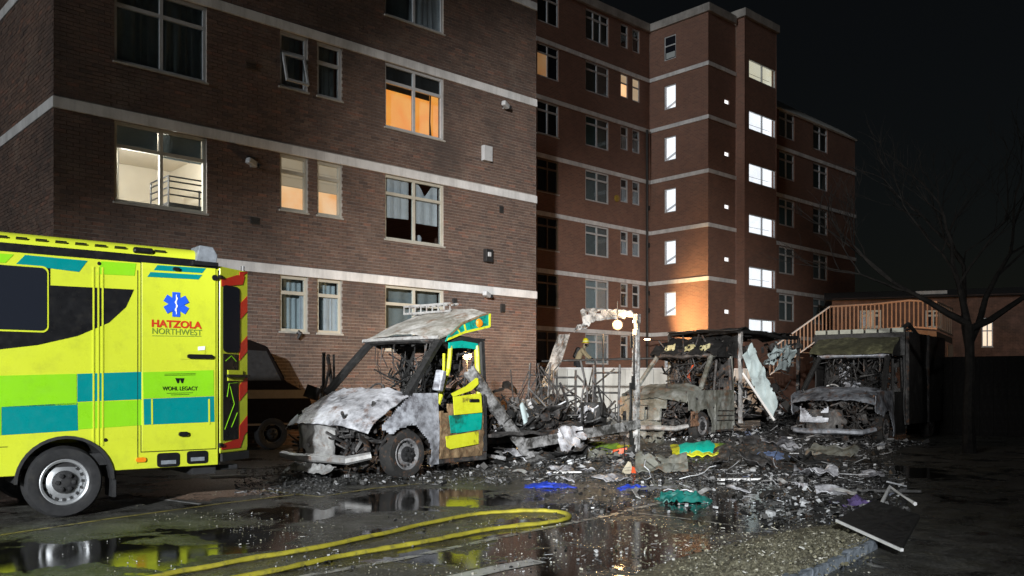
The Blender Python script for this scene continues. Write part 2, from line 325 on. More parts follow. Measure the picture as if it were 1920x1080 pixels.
# ------------------------------------------------------------------ ground
PUD = [(250, 1032, 1.0), (60, 1040, .8), (420, 1010, .75), (770, 936, 1.15), (1150, 1000, 1.15), (1240, 1045, 1.0), (1060, 1045, .9), (872, 1046, .62), (1420, 945, 1.1), (1545, 900, 1.3), (1100, 950, .55), (1385, 978, .75), (1300, 905, 1.2), (1620, 885, 1.5), (560, 965, .6)]
def ground_material():
    m, t, b = mat('wet_asphalt'); g = geop(t)
    # explicit puddle basins plus natural ones
    acc = None
    for px, py, k in PUD:
        if k <= 0: continue
        p = gp(px, py); n = N(t, 'VectorMath', operation='SUBTRACT'); t.links.new(g, n.inputs[0]); n.inputs[1].default_value = p
        s_ = N(t, 'VectorMath', operation='MULTIPLY'); t.links.new(n.outputs[0], s_.inputs[0])
        s_.inputs[1].default_value = (1 / (1.05 * k), 1 / (.95 * k), 0)
        l = N(t, 'VectorMath', operation='LENGTH'); t.links.new(s_.outputs[0], l.inputs[0])
        v = math_(t, 'SUBTRACT', 1.25, l.outputs['Value'])
        acc = v if acc is None else math_(t, 'MAXIMUM', acc, v)
    acc = math_(t, 'MAXIMUM', acc, -.12)
    nn = nz(t, g, 1.25, 9, .66, .5)
    wet = math_(t, 'ADD', acc, math_(t, 'MULTIPLY', math_(t, 'SUBTRACT', nn, .5), 4.4))
    pud = mapr(t, wet, .28, .42)                 # 1 in standing water
    damp = mapr(t, wet, -.25, .35)
    fine = nz(t, g, 42, 5, .75); mid = nz(t, g, 6, 7, .7); big = nz(t, g, .55, 5, .6)
    c = ramp(t, fine, [(.34, (.032, .031, .029)), (.5, (.09, .088, .080)), (.62, (.22, .215, .195)), (.72, (.42, .41, .38))])  # pale speckle also stands in for wet glints, put into the colour
    grit = mapr(t, math_(t, 'ADD', math_(t, 'MULTIPLY', big, .5), math_(t, 'MULTIPLY', mid, .5)), .49, .60)
    c = mixc(t, math_(t, 'MULTIPLY', grit, .8), c, ramp(t, fine, [(.34, (.028, .027, .018)), (.52, (.085, .08, .052)), (.66, (.25, .24, .18))]))
    pat = mapr(t, nz(t, g, 2.6, 9, .78, .4), .40, .62); c = mixc(t, math_(t, 'MULTIPLY', pat, .75), c, (.014, .013, .011))
    vo = N(t, 'TexVoronoi'); vo.inputs['Scale'].default_value = 38; t.links.new(g, vo.inputs['Vector']); chip = math_(t, 'MULTIPLY', mapr(t, vo.outputs['Distance'], .16, .24, 1, 0), mapr(t, nz(t, g, 3.5, 6, .7), .48, .62)); c = mixc(t, math_(t, 'MULTIPLY', chip, .8), c, (.34, .33, .27))
    c = mixc(t, math_(t, 'MULTIPLY', damp, .35), c, (.014, .014, .012))
    c = mixc(t, math_(t, 'MULTIPLY', pud, .9), c, (.006, .006, .005))
    t.links.new(c, b.inputs['Base Color'])
    r_ = math_(t, 'ADD', math_(t, 'MULTIPLY', math_(t, 'SUBTRACT', 1.0, damp), .30), math_(t, 'ADD', math_(t, 'MULTIPLY', pat, -.06), .16))
    rr = N(t, 'Mix'); t.links.new(pud, rr.inputs[0]); t.links.new(r_, rr.inputs[2]); t.links.new(mapr(t, nz(t, g, 2.2, 7, .7), .42, .66, .015, .13), rr.inputs[3])
    t.links.new(rr.outputs[0], b.inputs['Roughness']); b.inputs['IOR'].default_value = 1.45
    hgt = math_(t, 'ADD', math_(t, 'MULTIPLY', fine, .5), math_(t, 'MULTIPLY', mid, .8))
    bn = N(t, 'Bump'); t.links.new(hgt, bn.inputs['Height']); bn.inputs['Distance'].default_value = .02
    t.links.new(mapr(t, pud, 0, 1, .95, .022), bn.inputs['Strength']); t.links.new(bn.outputs[0], b.inputs['Normal'])
    return m
tag(MB().add([(-400, -60, 0), (400, -60, 0), (400, 900, 0), (-400, 900, 0)], [(0, 1, 2, 3)]).build('ground', ground_material()), kind='structure')

def marking(name, pts, w, m, z=.004):
    b = MB(); P = [gp(*p) for p in pts]; n0 = []
    for i, p in enumerate(P):
        d = (P[min(i + 1, len(P) - 1)] - P[max(0, i - 1)]); s_ = Vector((-d.y, d.x, 0)).normalized() * w / 2
        n0 += [p + s_ + Vector((0, 0, z)), p - s_ + Vector((0, 0, z))]
    b.add(n0, [(2 * i, 2 * i + 1, 2 * i + 3, 2 * i + 2) for i in range(len(P) - 1)])
    return tag(b.build(name, m), kind='structure')
def worn_paint(name, col, lo, hi):
    m, t, b = mat(name); g = geop(t); out = t.nodes['Material Output']
    c = mixc(t, nz(t, g, 20, 6), tuple(k * .5 for k in col), col); t.links.new(c, b.inputs['Base Color']); b.inputs['Roughness'].default_value = .3
    tr = N(t, 'BsdfTransparent'); mx = N(t, 'MixShader'); t.links.new(mapr(t, nz(t, g, 7, 9, .75), lo, hi), mx.inputs[0])
    t.links.new(tr.outputs[0], mx.inputs[1]); t.links.new(b.outputs[0], mx.inputs[2]); t.links.new(mx.outputs[0], out.inputs[0]); return m
MY = worn_paint('worn_yellow_line', (.50, .42, .12), .36, .52); MW = worn_paint('worn_white_line', (.62, .62, .60), .32, .48); MW2 = worn_paint('faint_white_line', (.50, .50, .46), .42, .56)
marking('parking_line', [(-60, 1013), (200, 974), (420, 944), (560, 927)], .055, MY)
marking('parking_line', [(480, 918), (600, 932), (700, 916), (830, 903)], .06, MY)
marking('parking_line', [(560, 1083), (760, 1047), (985, 998), (1150, 965), (1260, 937)], .075, MW2)
marking('parking_line', [(820, 1092), (935, 1066), (1010, 1052)], .17, MW)
marking('parking_line', [(1160, 958), (1300, 975), (1420, 992), (1640, 1003)], .05, MW2)
marking('parking_line', [(300, 936), (375, 946)], .05, MW)

def ground_patch():  # lighter brown patch with ragged edges laid on the asphalt
    m, t, b = mat('brown_patch'); g = geop(t); out = t.nodes['Material Output']
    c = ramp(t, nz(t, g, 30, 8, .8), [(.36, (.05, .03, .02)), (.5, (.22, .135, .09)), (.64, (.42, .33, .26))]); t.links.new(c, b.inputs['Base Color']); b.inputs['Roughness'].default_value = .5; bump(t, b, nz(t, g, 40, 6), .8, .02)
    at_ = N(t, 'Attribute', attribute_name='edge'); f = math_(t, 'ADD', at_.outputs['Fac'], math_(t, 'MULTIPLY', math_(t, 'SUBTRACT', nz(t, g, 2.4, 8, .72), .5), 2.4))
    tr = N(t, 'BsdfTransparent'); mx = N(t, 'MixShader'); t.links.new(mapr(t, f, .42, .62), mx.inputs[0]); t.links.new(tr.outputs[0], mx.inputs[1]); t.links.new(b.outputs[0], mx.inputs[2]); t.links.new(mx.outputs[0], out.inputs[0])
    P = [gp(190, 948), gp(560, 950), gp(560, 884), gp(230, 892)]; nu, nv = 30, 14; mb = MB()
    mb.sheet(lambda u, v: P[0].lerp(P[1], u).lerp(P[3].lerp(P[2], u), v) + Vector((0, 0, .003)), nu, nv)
    o = mb.build('brown_patch', m); at2 = o.data.attributes.new('edge', 'FLOAT', 'POINT')
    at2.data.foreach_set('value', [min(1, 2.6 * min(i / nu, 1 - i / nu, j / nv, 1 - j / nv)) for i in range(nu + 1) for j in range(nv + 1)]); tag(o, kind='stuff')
ground_patch()
# raised gritty verge with a broken concrete kerb face at lower right
def verge():
    a, b_ = Vector((1.50, 5.28, 0)), Vector((2.90, 7.06, 0))
    back = [gp(1652, 972), gp(1500, 992), gp(1380, 1018), gp(1260, 1050), gp(1120, 1105)]
    def f(u, v):
        k = a.lerp(b_, u); q = u * 4; i = min(3, int(q)); rb = back[::-1]; bb = rb[i].lerp(rb[i + 1], q - i)
        p = k.lerp(bb, v); z = .08 * (1 - v) ** 1.2 + .004 + crumple(p, .025, 5) * (1 - v) * .8 + (crumple(p, .022, 24) + crumple(p, .016, 55)) * min(1, (1 - v) * 3)
        e = crumple(p, .05, 9) if v == 0 else 0
        return (p.x + e, p.y + e * .5, z)
    m, t, bs = mat('grit'); g = geop(t); fine = nz(t, g, 26, 8, .85)
    c = ramp(t, fine, [(.36, (.03, .028, .02)), (.48, (.12, .11, .07)), (.58, (.28, .265, .19)), (.66, (.52, .50, .42))])
    c = mixc(t, mapr(t, nz(t, g, 4, 8, .75), .50, .62, 0, .8), c, (.028, .026, .018))
    t.links.new(c, bs.inputs['Base Color']); bs.inputs['Roughness'].default_value = .6; bump(t, bs, fine, .8, .03)
    tag(MB().sheet(f, 130, 80).build('gravel_verge', m, smooth=False), kind='structure')
    r_ = thing('kerb', 'broken pale concrete kerb edging the gritty verge at lower right', 'kerb')
    n = 3
    for i in range(n):
        def g2(u, v, i=i):
            p = a.lerp(b_, (i + .004 + u * .992) / n); q = crumple((p.x, p.y, v * .25), .016, 7)
            return (p.x + .03 + q, p.y - .02 + q, -.02 + v * (.10 + crumple(p, .02, 4, 2)))
        MB().sheet(g2, 12, 4, .09).build('kerb_stone', M['kerb'], r_)
m, t, b = mat('kerb_concrete'); c = ramp(t, nz(t, geop(t), 9, 8, .7), [(.38, (.09, .11, .13)), (.6, (.30, .34, .39))]); t.links.new(c, b.inputs['Base Color']); b.inputs['Roughness'].default_value = .7; bump(t, b, nz(t, geop(t), 30), .6, .02); M['kerb'] = m
verge()

# ------------------------------------------------------------------ buildings
def wall(root, Fm, x0, x1, z0, z1, ops, mt, name='wall', y0=.012, depth=.22):
    """wall with real openings (a, b, lo, hi) and their reveals."""
    xs = sorted({x0, x1, *[o[0] for o in ops], *[o[1] for o in ops]}); zs = sorted({z0, z1, *[o[2] for o in ops], *[o[3] for o in ops]})
    xs = [x for x in xs if x0 <= x <= x1]; zs = [z for z in zs if z0 <= z <= z1]
    b = MB()
    for i in range(len(xs) - 1):
        for j in range(len(zs) - 1):
            cx, cz = (xs[i] + xs[i + 1]) / 2, (zs[j] + zs[j + 1]) / 2
            if any(o[0] < cx < o[1] and o[2] < cz < o[3] for o in ops): continue
            b.add([(xs[i], y0, zs[j]), (xs[i + 1], y0, zs[j]), (xs[i + 1], y0, zs[j + 1]), (xs[i], y0, zs[j + 1])], [(0, 1, 2, 3)])
    for a, c, lo, hi in ops:
        y1 = y0 + depth
        b.add([(a, y0, lo), (c, y0, lo), (c, y0, hi), (a, y0, hi), (a, y1, lo), (c, y1, lo), (c, y1, hi), (a, y1, hi)],
              [(0, 4, 5, 1), (1, 5, 6, 2), (2, 6, 7, 3), (3, 7, 4, 0)])
    return b.build(name, mt, root, M=root.matrix_world.inverted() @ Fm.M)

def rel(root, Fm): return root.matrix_world.inverted() @ Fm.M
def window(root, Fm, x0, x1, z0, z1, fm='frame_w', cols=2, tr=.30, y=.05, bar=.05, glass='glass', fill=None, fills=None, sill=True, simple=False, openpane=False):
    """frame with mullions as a part; panes, sill, blinds as its sub-parts."""
    b = MB(); d0, d1 = y, y + .07
    b.box(x0, x0 + bar, d0, d1, z0, z1).box(x1 - bar, x1, d0, d1, z0, z1)
    b.box(x0 + bar, x1 - bar, d0, d1, z0, z0 + bar).box(x0 + bar, x1 - bar, d0, d1, z1 - bar, z1)
    rows = [(z0 + bar, z1 - bar)]
    if tr:
        zt = z1 - (z1 - z0) * tr
        b.box(x0 + bar, x1 - bar, d0 + .002, d1 - .002, zt - bar * .6, zt + bar * .6); rows = [(z0 + bar, zt - bar * .6), (zt + bar * .6, z1 - bar)]
    w = (x1 - x0 - 2 * bar); cs = []
    for i in range(cols):
        a, c = x0 + bar + w * i / cols, x0 + bar + w * (i + 1) / cols
        if i: b.box(a - bar * .55, a + bar * .55, d0 - .002, d1 + .002, z0 + bar, z1 - bar)
        cs.append((a + (bar * .55 if i else 0), c - (bar * .55 if i < cols - 1 else 0)))
    fo_ = b.build('window', M[fm], root, M=rel(root, Fm))
    k = 0
    for r_, (lo, hi) in enumerate(rows):
        for a, c in cs:
            g = fills[k] if fills else (fill or glass); k += 1
            if openpane and r_ == 0:
                s_ = MB(); L = hi - lo; an = R(16)
                Q = Matrix.Translation((0, d0, hi)) @ Matrix.Rotation(-an, 4, 'X')
                for (p, q, u, v, th) in ((a, a + .045, -L, 0, .05), (c - .045, c, -L, 0, .05), (a + .045, c - .045, -L, -L + .05, .05), (a + .045, c - .045, -.05, 0, .05)):
                    s_.box(p, q, -.05, 0, u, v)
                s_.v = [tuple(Q @ Vector(v)) for v in s_.v]; sash = s_.build('sash', M[fm], fo_)
                s_ = MB().box(a + .045, c - .045, -.03, -.024, -L + .05, -.05); s_.v = [tuple(Q @ Vector(v)) for v in s_.v]; s_.build('pane', M[g], fo_)
                continue
            MB().box(a, c, y + .03, y + .036, lo, hi).build('pane', M[g], fo_)
    if sill: MB().box(x0 - .03, x1 + .03, y - .085, y + .01, z0 - .04, z0 - .002).build('sill', M['sill'], fo_)
    return fo_
def curtain(win, x0, x1, z0, z1, m, y=.2, amp=.03, fr=9, skew=0, name='curtain'):
    f = lambda u, v: (x0 + (x1 - x0) * (u + skew * (1 - v) * (u - .5)), y + amp * math.sin(u * fr * 2 * math.pi + 1.3 * math.sin(u * 11)) * (1.1 - .4 * v), z0 + (z1 - z0) * v)
    return MB().sheet(f, max(8, int(fr * 8)), 4).build(name, M[m], win, True)
def brick_facade(root, Fm, x0, x1, z0, z1, ops, pick, seedv):
    rnd = random.Random(seedv); b = MB(); full = []; L, HH, J = .215, .065, .010
    k = int(round((z1 - z0) / .075))
    for j in range(k):
        lo = z0 + j * .075; hi = lo + HH; iv = [(x0, x1)]
        for a, c, ol, oh in ops:
            if ol < lo + .04 and oh > hi - .04:
                nv = []
                for p, q in iv:
                    if c <= p or a >= q: nv.append((p, q)); continue
                    if a - p > .03: nv.append((p, a))
                    if q - c > .03: nv.append((c, q))
                iv = nv
        off = (j % 2) * .1125
        for p, q in iv:
            i = math.floor((p - off) / .225)
            while True:
                a = off + i * .225; c = a + L; i += 1
                if a >= q: break
                a2, c2 = max(a, p), min(c, q)
                if c2 - a2 < .025: continue
                y = rnd.uniform(-.004, .004)
                if c2 - a2 > L - .001 and pick(a2, lo): full.append((a2, lo, y)); continue
                vs = [(a2, y, lo), (c2, y, lo), (c2, y, hi), (a2, y, hi), (a2, .013, lo), (c2, .013, lo), (c2, .013, hi), (a2, .013, hi)]
                b.add(vs, [(0, 1, 2, 3), (0, 4, 5, 1), (1, 5, 6, 2), (2, 6, 7, 3), (3, 7, 4, 0)])
    return b, full

LF = Fr(-8.44, 16.2, .73, .684)
def left_building():
    root = thing('brick_building', 'near brown brick flats with white string courses and one bright bunk bed room', 'building', LF.M)
    bz = [3.75, 6.43, 9.14, 11.85]; X1 = 12.5
    A, B_, C_, D_ = (1.08, 2.92), (4.58, 5.27), (5.51, 6.16), (7.37, 9.18)
    ops = []; wins = []
    for k, zb in enumerate((3.75, 6.43, 9.14, 11.85)):
        big = zb - 1.57; sm = zb - 1.24
        for nm, (a, c), lo in (('A', A, big), ('B', B_, sm), ('C', C_, sm), ('D', D_, big)):
            ops.append((a, c, lo, zb)); wins.append((k, nm, a, c, lo, zb))
    bands = [(-.1, X1 + .1, z, z + .21) for z in bz]
    wall(root, LF, 0.012, X1, 0, 14.4, ops, M['mortar'])
    side = LF.sub(0, 14, -90)      # side wall, seen from the left; local x runs from the back towards the corner
    wall(root, side, 0, 13.988, 0, 14.4, [], M['mortar'], 'side_wall')
    # bricks: the 300 that show largest are parts, the others one joined part
    cand = []
    def size(Fm, a, lo):
        w = [Fm.M @ Vector((x, 0, lo)) for x in (a, a + .215)]
        px = [960 + F * v.x / v.y for v in w]; py = HOR - F * (lo - H) / w[0].y
        if min(px) < 4 or py < 6: return 0
        if Fm is LF:
            x, z = (px[0], py)
            if py > 432 + px[0] * .14: return 0
            if px[0] > 980: return 0
        elif py > 430: return 0
        return abs(px[1] - px[0]) * F * .065 / w[0].y
    cnt = []
    for Fm, xa, xb in ((LF, .0, X1), (side, 9, 14)):
        j = 0
        while j * .075 < 13.4:
            i = 0
            while xa + i * .225 < xb: cnt.append(size(Fm, xa + i * .225, j * .075)); i += 1
            j += 1
    cnt.sort(reverse=True); thr = cnt[296]
    allop = ops + bands; tot = 0
    MB().box(0, X1, .3, 13.7, 14.4, 14.6).build('roof', M['cornice'], root)
    MB().box(X1 - .02, X1, .014, 13.9, 0, 14.38).build('end_wall', M['far_brick'], root)
    brick = MB(); brick.add([(0, 0, 0), (.215, 0, 0), (.215, 0, .065), (0, 0, .065), (0, .016, 0), (.215, .016, 0), (.215, .016, .065), (0, .016, .065)],
                            [(0, 1, 2, 3), (0, 4, 5, 1), (1, 5, 6, 2), (2, 6, 7, 3), (3, 7, 4, 0)])
    proto = None
    for Fm, xa, xb, sd_ in ((LF, .0, X1, 3), (side, 9, 14.0, 4)):
        ob = allop if Fm is LF else [(0, 20, z, z + .21) for z in bz]
        b, full = brick_facade(root, Fm, xa, xb, .0, 13.45, ob, lambda a, lo: size(Fm, a, lo) > thr, sd_)
        tag(b.build('brickwork', M['brick'], root, M=rel(root, Fm)), kind='stuff')
        for a, lo, y in full:
            if tot >= 299:
                continue
            tot += 1
            if proto is None: o = brick.build('brick', M['brick'], root); proto = o
            else: o = proto.copy(); COL.objects.link(o); o.parent = root
            o.matrix_basis = rel(root, Fm) @ Matrix.Translation((a, y, lo))
    for z in bz:
        MB().box(-.03, X1 + .004, -.045, .02, z, z + .21).build('string_course', M['band'], root, bevel=.012)
        MB().box(-.032, .012, .021, 14, z, z + .21).build('string_course', M['band'], root, bevel=.012)
    # windows
    for k, nm, a, c, lo, hi in wins:
        fm = 'frame_c' if k <= 1 else 'frame_g'
        if nm in 'AD':
            w = window(root, LF, a, c, lo, hi - .005, fm, 2, .28 if not (k == 1 and nm == 'A') else .30, bar=.06)
        else:
            w = window(root, LF, a, c, lo, hi - .005, fm, 1, .36 if k == 2 else .30, bar=.065, openpane=(k == 2 and nm == 'B'))
        if nm == 'A' and k == 2:
            curtain(w, a + .02, a + .98, lo, hi, 'curtain', .22, .035, 5); curtain(w, a + 1.0, c, lo, hi, 'curtain', .22, .035, 5, .1)
        if nm == 'D' and k == 3:
            curtain(w, a + .95, c - .08, lo, hi, 'curtain_w', .2, .04, 5, .35)
        if nm == 'A' and k == 1:
            MB().box(a + .06, (a + c) / 2 - .04, .14, .15, hi - .50, hi).build('blind', M['blind'], w)
            MB().box((a + c) / 2 + .04, c - .06, .14, .15, hi - .54, hi).build('blind', M['blind'], w)
        if nm == 'D' and k == 1:
            MB().sheet(lambda u, v: (a + .09 + u * .72, .15 + .01 * math.sin(u * 20), lo + .55 + .03 * u + v * (1.0 - .03 * u)), 10, 4).build('blind', M['curtain_w'], w)
            MB().sheet(lambda u, v: (a + 1.0 + u * .70, .15 + .01 * math.sin(u * 17), lo + .52 + v * (.98 - .28 * max(0, 1 - abs(u - .45) * 3.5))), 14, 4).build('blind', M['curtain_w'], w)
            MB().box(a + .1, c - .1, .3, .5, lo, lo + .09).build('inner_ledge', M['interior'], w)
            MB().lathe([(0, .09), (.07, .09), (.09, .2), (.05, .28), (.0, .28)], (a + 1.3, .4, lo), 'z', 10).build('ornament', M['curtain_w'], w)
        if nm in 'BC' and k == 1:
            MB().box(a + .06, c - .06, .115, .12, lo + .55, hi - .06).build('blind', M['lit_dim'], w)
            for q in range(3): MB().box(a + .06, c - .06, .11, .114, lo + .56 + q * .2, lo + .565 + q * .2).build('blind_fold', M['frame_c'], w)
            MB().box(a - .05, c + .45, .4, .42, lo - .1, hi + .3).build('lit_back', M['lit_amber'], w)
        if nm == 'D' and k == 2:
            MB().box(a - .1, c + .75, .62, .64, lo - .2, hi - .22).build('lit_room', M['lit_orange'], w)
            curtain(w, a + .05, c - .05, hi - .44, hi - .02, 'dark_room', .16, .02, 4, name='pelmet')
            MB().tube([(c - .2, .3, lo + .1), (c - .22, .3, lo + .5), (c - .2, .3, hi - .4)], [.035, .02, .02], 6).build('cord', M['dark_wood'], w)
        if (nm in 'BC' and k in (0, 2, 3)) or (nm == 'D' and k in (0, 3)) or (nm == 'A' and k in (0, 3)):
            MB().sheet(lambda u, v: (a + (c - a) * u, .30 + .02 * math.sin(u * 31 + k), lo + (hi - lo) * v), 24, 2).build('net_curtain', M['curtain' if k > 1 or nm == 'D' else 'blind'], w, True)
        if nm == 'D' and k == 2: MB().box(a, c, .60, .61, hi - .42, hi).build('blind', M['curtain'], w)
        if nm in 'BC' and k == 0:
            curtain(w, c - .14 if nm == 'B' else c - .42, c - .06, lo + .05, lo + .82, 'curtain_w', .13, .01, 3)
    # dark flat rooms behind the glass so that light does not run through the house
    lo, hi = 6.43 - 1.57, 6.43
    g = MB()
    g.add([(-.0 + .3, .30, lo - .9), (3.6, .30, lo - .9), (3.6, 3.6, lo - .9), (.3, 3.6, lo - .9), (.3, .30, hi + .05), (3.6, .30, hi + .05), (3.6, 3.6, hi + .05), (.3, 3.6, hi + .05)],
          [(0, 1, 2, 3), (4, 7, 6, 5), (3, 2, 6, 7), (0, 3, 7, 4), (1, 5, 6, 2)])
    room = g.build('lit_room', M['interior'], root)
    MB().box(1.25, 1.27, .31, .9, lo - .2, hi).build('wardrobe', M['interior'], room)
    bed = MB()
    def rail(p, q, r_=.018): bed.tube([p, q], r_, 5)
    for x in (2.42, 3.5):
        rail((x, .75, lo - .6), (x, .75, lo + .84), .022); rail((x, 1.7, lo - .6), (x, 1.7, lo + .84), .022)
    for z in (.46, .60, .74, .84): rail((2.42, .75, lo + z), (3.5, .75, lo + z)); rail((2.42, .75, lo + z), (2.42, 1.7, lo + z))
    bed.box(2.42, 3.5, .78, 1.68, lo + .05, lo + .30); bed.build('bunk_bed', M['iron'], room)
    d = MB(); d.box(1.55, 1.95, 1.5, 1.52, lo + .05, lo + .08); d.tube([(1.6, 1.5, lo + .3), (1.9, 1.5, lo + .22), (1.92, 1.5, lo)], .02, 5); d.box(1.3, 2.0, 1.6, 2.3, lo - .02, lo + .06); d.build('bed_frame', M['curtain_w'], room)
    bp = (1.24, .46, hi - .60)
    MB().lathe([(0, .07), (.05, .05), (.07, 0), (.05, -.05), (0, -.07)], bp, 'z', 12).build('bulb', M['bulb'], room, True)
    MB().tube([(bp[0], bp[1], bp[2] + .07), (bp[0], bp[1], hi + .05)], .01, 5).build('flex', M['white'], room)
    l = bpy.data.lights.new('bulb_light', 'POINT'); l.energy = 620; l.color = (1, .95, .88); l.shadow_soft_size = .08
    lo_ = bpy.data.objects.new('bulb_light', l); COL.objects.link(lo_); lo_.parent = root; lo_.location = (bp[0]+.05, bp[1] + .25, bp[2] - .1)
    # fittings on the wall
    def fit(px, py, w, h, m, name, dep=.06, louv=0):
        x, z = LF.hit(px, py); b = MB().box(x - w / 2, x + w / 2, -dep, -.006, z - h / 2, z + h / 2)
        o = b.build(name, M[m], root, bevel=.01)
        for i in range(louv): MB().box(x - w / 2 + .02, x + w / 2 - .02, -dep - .012, -dep - .002, z - h / 2 + .03 + i * (h - .06) / louv, z - h / 2 + .045 + i * (h - .06) / louv).build('louvre', M['iron'], o)
    fit(470, 123, .26, .20, 'dark_wood', 'wall_vent', .02, 3); fit(470, 300, .2, .16, 'iron', 'wall_vent', .03, 2); fit(478, 414, .22, .15, 'iron', 'air_brick', .012, 2)
    fit(910, 289, .30, .40, 'frame_g', 'meter_box', .13); fit(940, 393, .16, .19, 'iron', 'air_brick', .012, 2); fit(912, 480, .24, .34, 'plastic', 'meter_box', .14)
    fit(911, 478, .10, .12, 'frame_g', 'vent_cowl', .17); fit(941, 578, .16, .22, 'iron', 'wall_vent', .05, 2); fit(851, 566, .14, .18, 'iron', 'wall_vent', .05, 2)
    for px, py in ((470, 312), (943, 203), (908, 556)):
        x, z = LF.hit(px, py); b = MB(); b.tube([(x, -.0, z), (x, -.10, z), (x, -.14, z + .03)], .022, 6)
        o = b.build('security_camera', M['frame_g'], root)
        MB().obox((x - .06, -.17, z + .04), (.26, .13, .13), (0, .25, .3)).build('camera_housing', M['frame_g'], o, bevel=.03)
        MB().lathe([(.0, 0), (.05, 0), (.05, .03), (0, .035)], (x + .08, -.19, z + .0), 'x', 12).build('camera_lens', M['plastic'], o)
    x, z = LF.hit(550, 622); b = MB(); b.tube([(x + .05, -.1, z + .0), (x + .1, -.14, z - .05), (x + .05, -.1, z - .16)], [.05, .05, .02], 6); b.build('vent_flap', M['plastic'], root)
M['bulb'] = emit('bulb', (1, .92, .8), 40)
left_building()

RF = Fr(1.26, 41.6, .73, .684)
def right_building():
    root = thing('apartment_block', 'tall dark brick apartment block with lit stairwell windows in the background', 'building', RF.M)
    BZ = [3.95, 6.68, 9.40, 12.14, 14.88, 17.6]; TOP = 20.3
    S1 = RF; S2 = RF.sub(8.42, 0, -90); S3 = RF.sub(8.42, -3.73, 0); S4 = RF.sub(10.95, -3.73, -90); S5 = RF.sub(10.95, -4.25, 0); S6 = RF.sub(14.1, -3.9, 0)
    def xs(Fm, a, b): return Fm.hit(a, 500)[0], Fm.hit(b, 500)[0]
    def floors(Fm, a, b, drop, hgt, lo=0, hi=6):
        return [(*xs(Fm, a, b), BZ[k] - drop - hgt, BZ[k] - drop) for k in range(lo, hi)]
    E_ = xs(S1, 1007, 1048); Fw = xs(S1, 1098, 1142); Gw = xs(S1, 1164, 1178); Hw = xs(S1, 1186, 1200)
    # --- wing S1
    ops = []; todo = []
    z7 = BZ + [TOP - .1]
    fstyle = ['blind', 'blind', 'dark', 'dark', 'teal', 'dark', 'dark']
    for k, zb in enumerate(z7):
        for nm, (a, c), h_ in (('E', E_, 1.6), ('F', Fw, 1.55), ('G', Gw, 1.25), ('H', Hw, 1.25)):
            ops.append((a, c, zb - h_, zb - .01)); todo.append((k, nm, a, c, zb - h_, zb - .012))
    wall(root, S1, -6, 8.42, 0, TOP, ops, M['far_brick'])
    for k, nm, a, c, lo, hi in todo:
        if nm == 'E':
            w = window(root, S1, a, c, lo, hi, 'frame_b' if k < 4 else 'frame_g', 2, .28, bar=.07, sill=k < 5, fills=None if k != 5 else ['lit_brown', 'dark_glass', 'dark_glass', 'dark_glass'])
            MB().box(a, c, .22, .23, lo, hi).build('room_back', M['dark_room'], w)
        elif nm == 'F':
            w = window(root, S1, a, c, lo, hi, 'frame_w' if k < 5 and k != 4 else 'frame_g', 3 if k == 6 else 2, .27, bar=.075, sill=False)
            MB().box(a, c, .22, .23, lo, hi).build('curtain', M[{'blind': 'blind', 'dark': 'curtain', 'teal': 'blind_t'}[fstyle[k]]], w)
        else:
            fl_ = None
            if k == 5: fl_ = ['lit_amber' if nm == 'G' else 'lit_dim', 'lit_dim']
            w = window(root, S1, a, c, lo, hi, 'frame_w' if k in (0, 1, 2, 5) else 'frame_g', 1, .4, bar=.07, sill=False, fills=fl_)
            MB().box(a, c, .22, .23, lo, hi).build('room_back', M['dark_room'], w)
            if k in (2, 3, 4): MB().box(a + .25, c - .06, .15, .16, lo + .05, lo + .75).build('blind', M['curtain_w'], w)
    # --- return wall S2
    ops = []; I = xs(S2, 1245, 1267)
    for k, zb in enumerate(z7):
        ops.append((*I, zb - 1.68, zb - .42))
    wall(root, S2, 0, 3.73, 0, TOP, ops, M['far_brick'])
    for k, (a, c, lo, hi) in enumerate(ops):
        w = window(root, S2, a, c, lo, hi, 'frame_w', 1, 0 if k < 6 else .4, bar=.05, sill=False, fill='glass' if k < 6 else 'dark_glass')
        if k == 6: MB().box(a + .1, c - .1, .06, .07, lo + .1, lo + .4).build('blind', M['blind'], w)
        else:
            MB().box(a - .3, c + 1.2, .55, .57, lo - .2, hi + .8).build('stair_wall', M['lit_white'], w)
            MB().prism([(a - .2, lo + .15), (c + .4, lo + .75), (c + .4, lo + .87), (a - .2, lo + .27)], .46, .50).build('stair_string', M['lit_shade'], w)
    # --- short face S3
    a, c = xs(S3, 1359, 1368); ops = [(a, c, BZ[k] - 1.62, BZ[k] - 1.38) for k in range(1, 6)]
    wall(root, S3, 0, 2.53, 0, TOP, ops, M['far_brick'])
    for a, c, lo, hi in ops:
        window(root, S3, a, c, lo, hi, 'frame_w', 1, 0, bar=.03, sill=False, fill='lit_white')
    # --- stair tower
    wall(root, S4, 0, .52, 0, TOP + .3, [], M['far_brick'])
    a, c = xs(S5, 1405, 1455); zz = [S5.hit(1430, y)[1] for y in (617, 521, 424, 330, 233, 138)]
    ops = [(a, c, z - .52, z + .52) for z in zz]
    wall(root, S5, 0, 3.15, 0, TOP + .3, ops, M['far_brick'])
    for i, (a, c, lo, hi) in enumerate(ops):
        w = window(root, S5, a, c, lo, hi, 'frame_g', 2, 0, bar=.06, sill=False, fill='glass')
        lm = M['lit_white' if i < 5 else 'lit_cream2b']; MB().box(a - .4, 3.08, .50, .52, lo - .2, hi + .8).build('stair_wall', lm, w); MB().box(3.085, 3.12, .27, .52, lo - .2, hi + .8).build('stair_side_wall', lm, w)
        MB().box(a - .4, 3.07, .40, .44, lo + .02, lo + .10).build('landing_edge', M['lit_shade'], w)
        MB().tube([(a - .3, .36, lo + .42), (3.05, .36, lo + .46)], .012, 5).build('stair_rail', M['frame_g'], w)
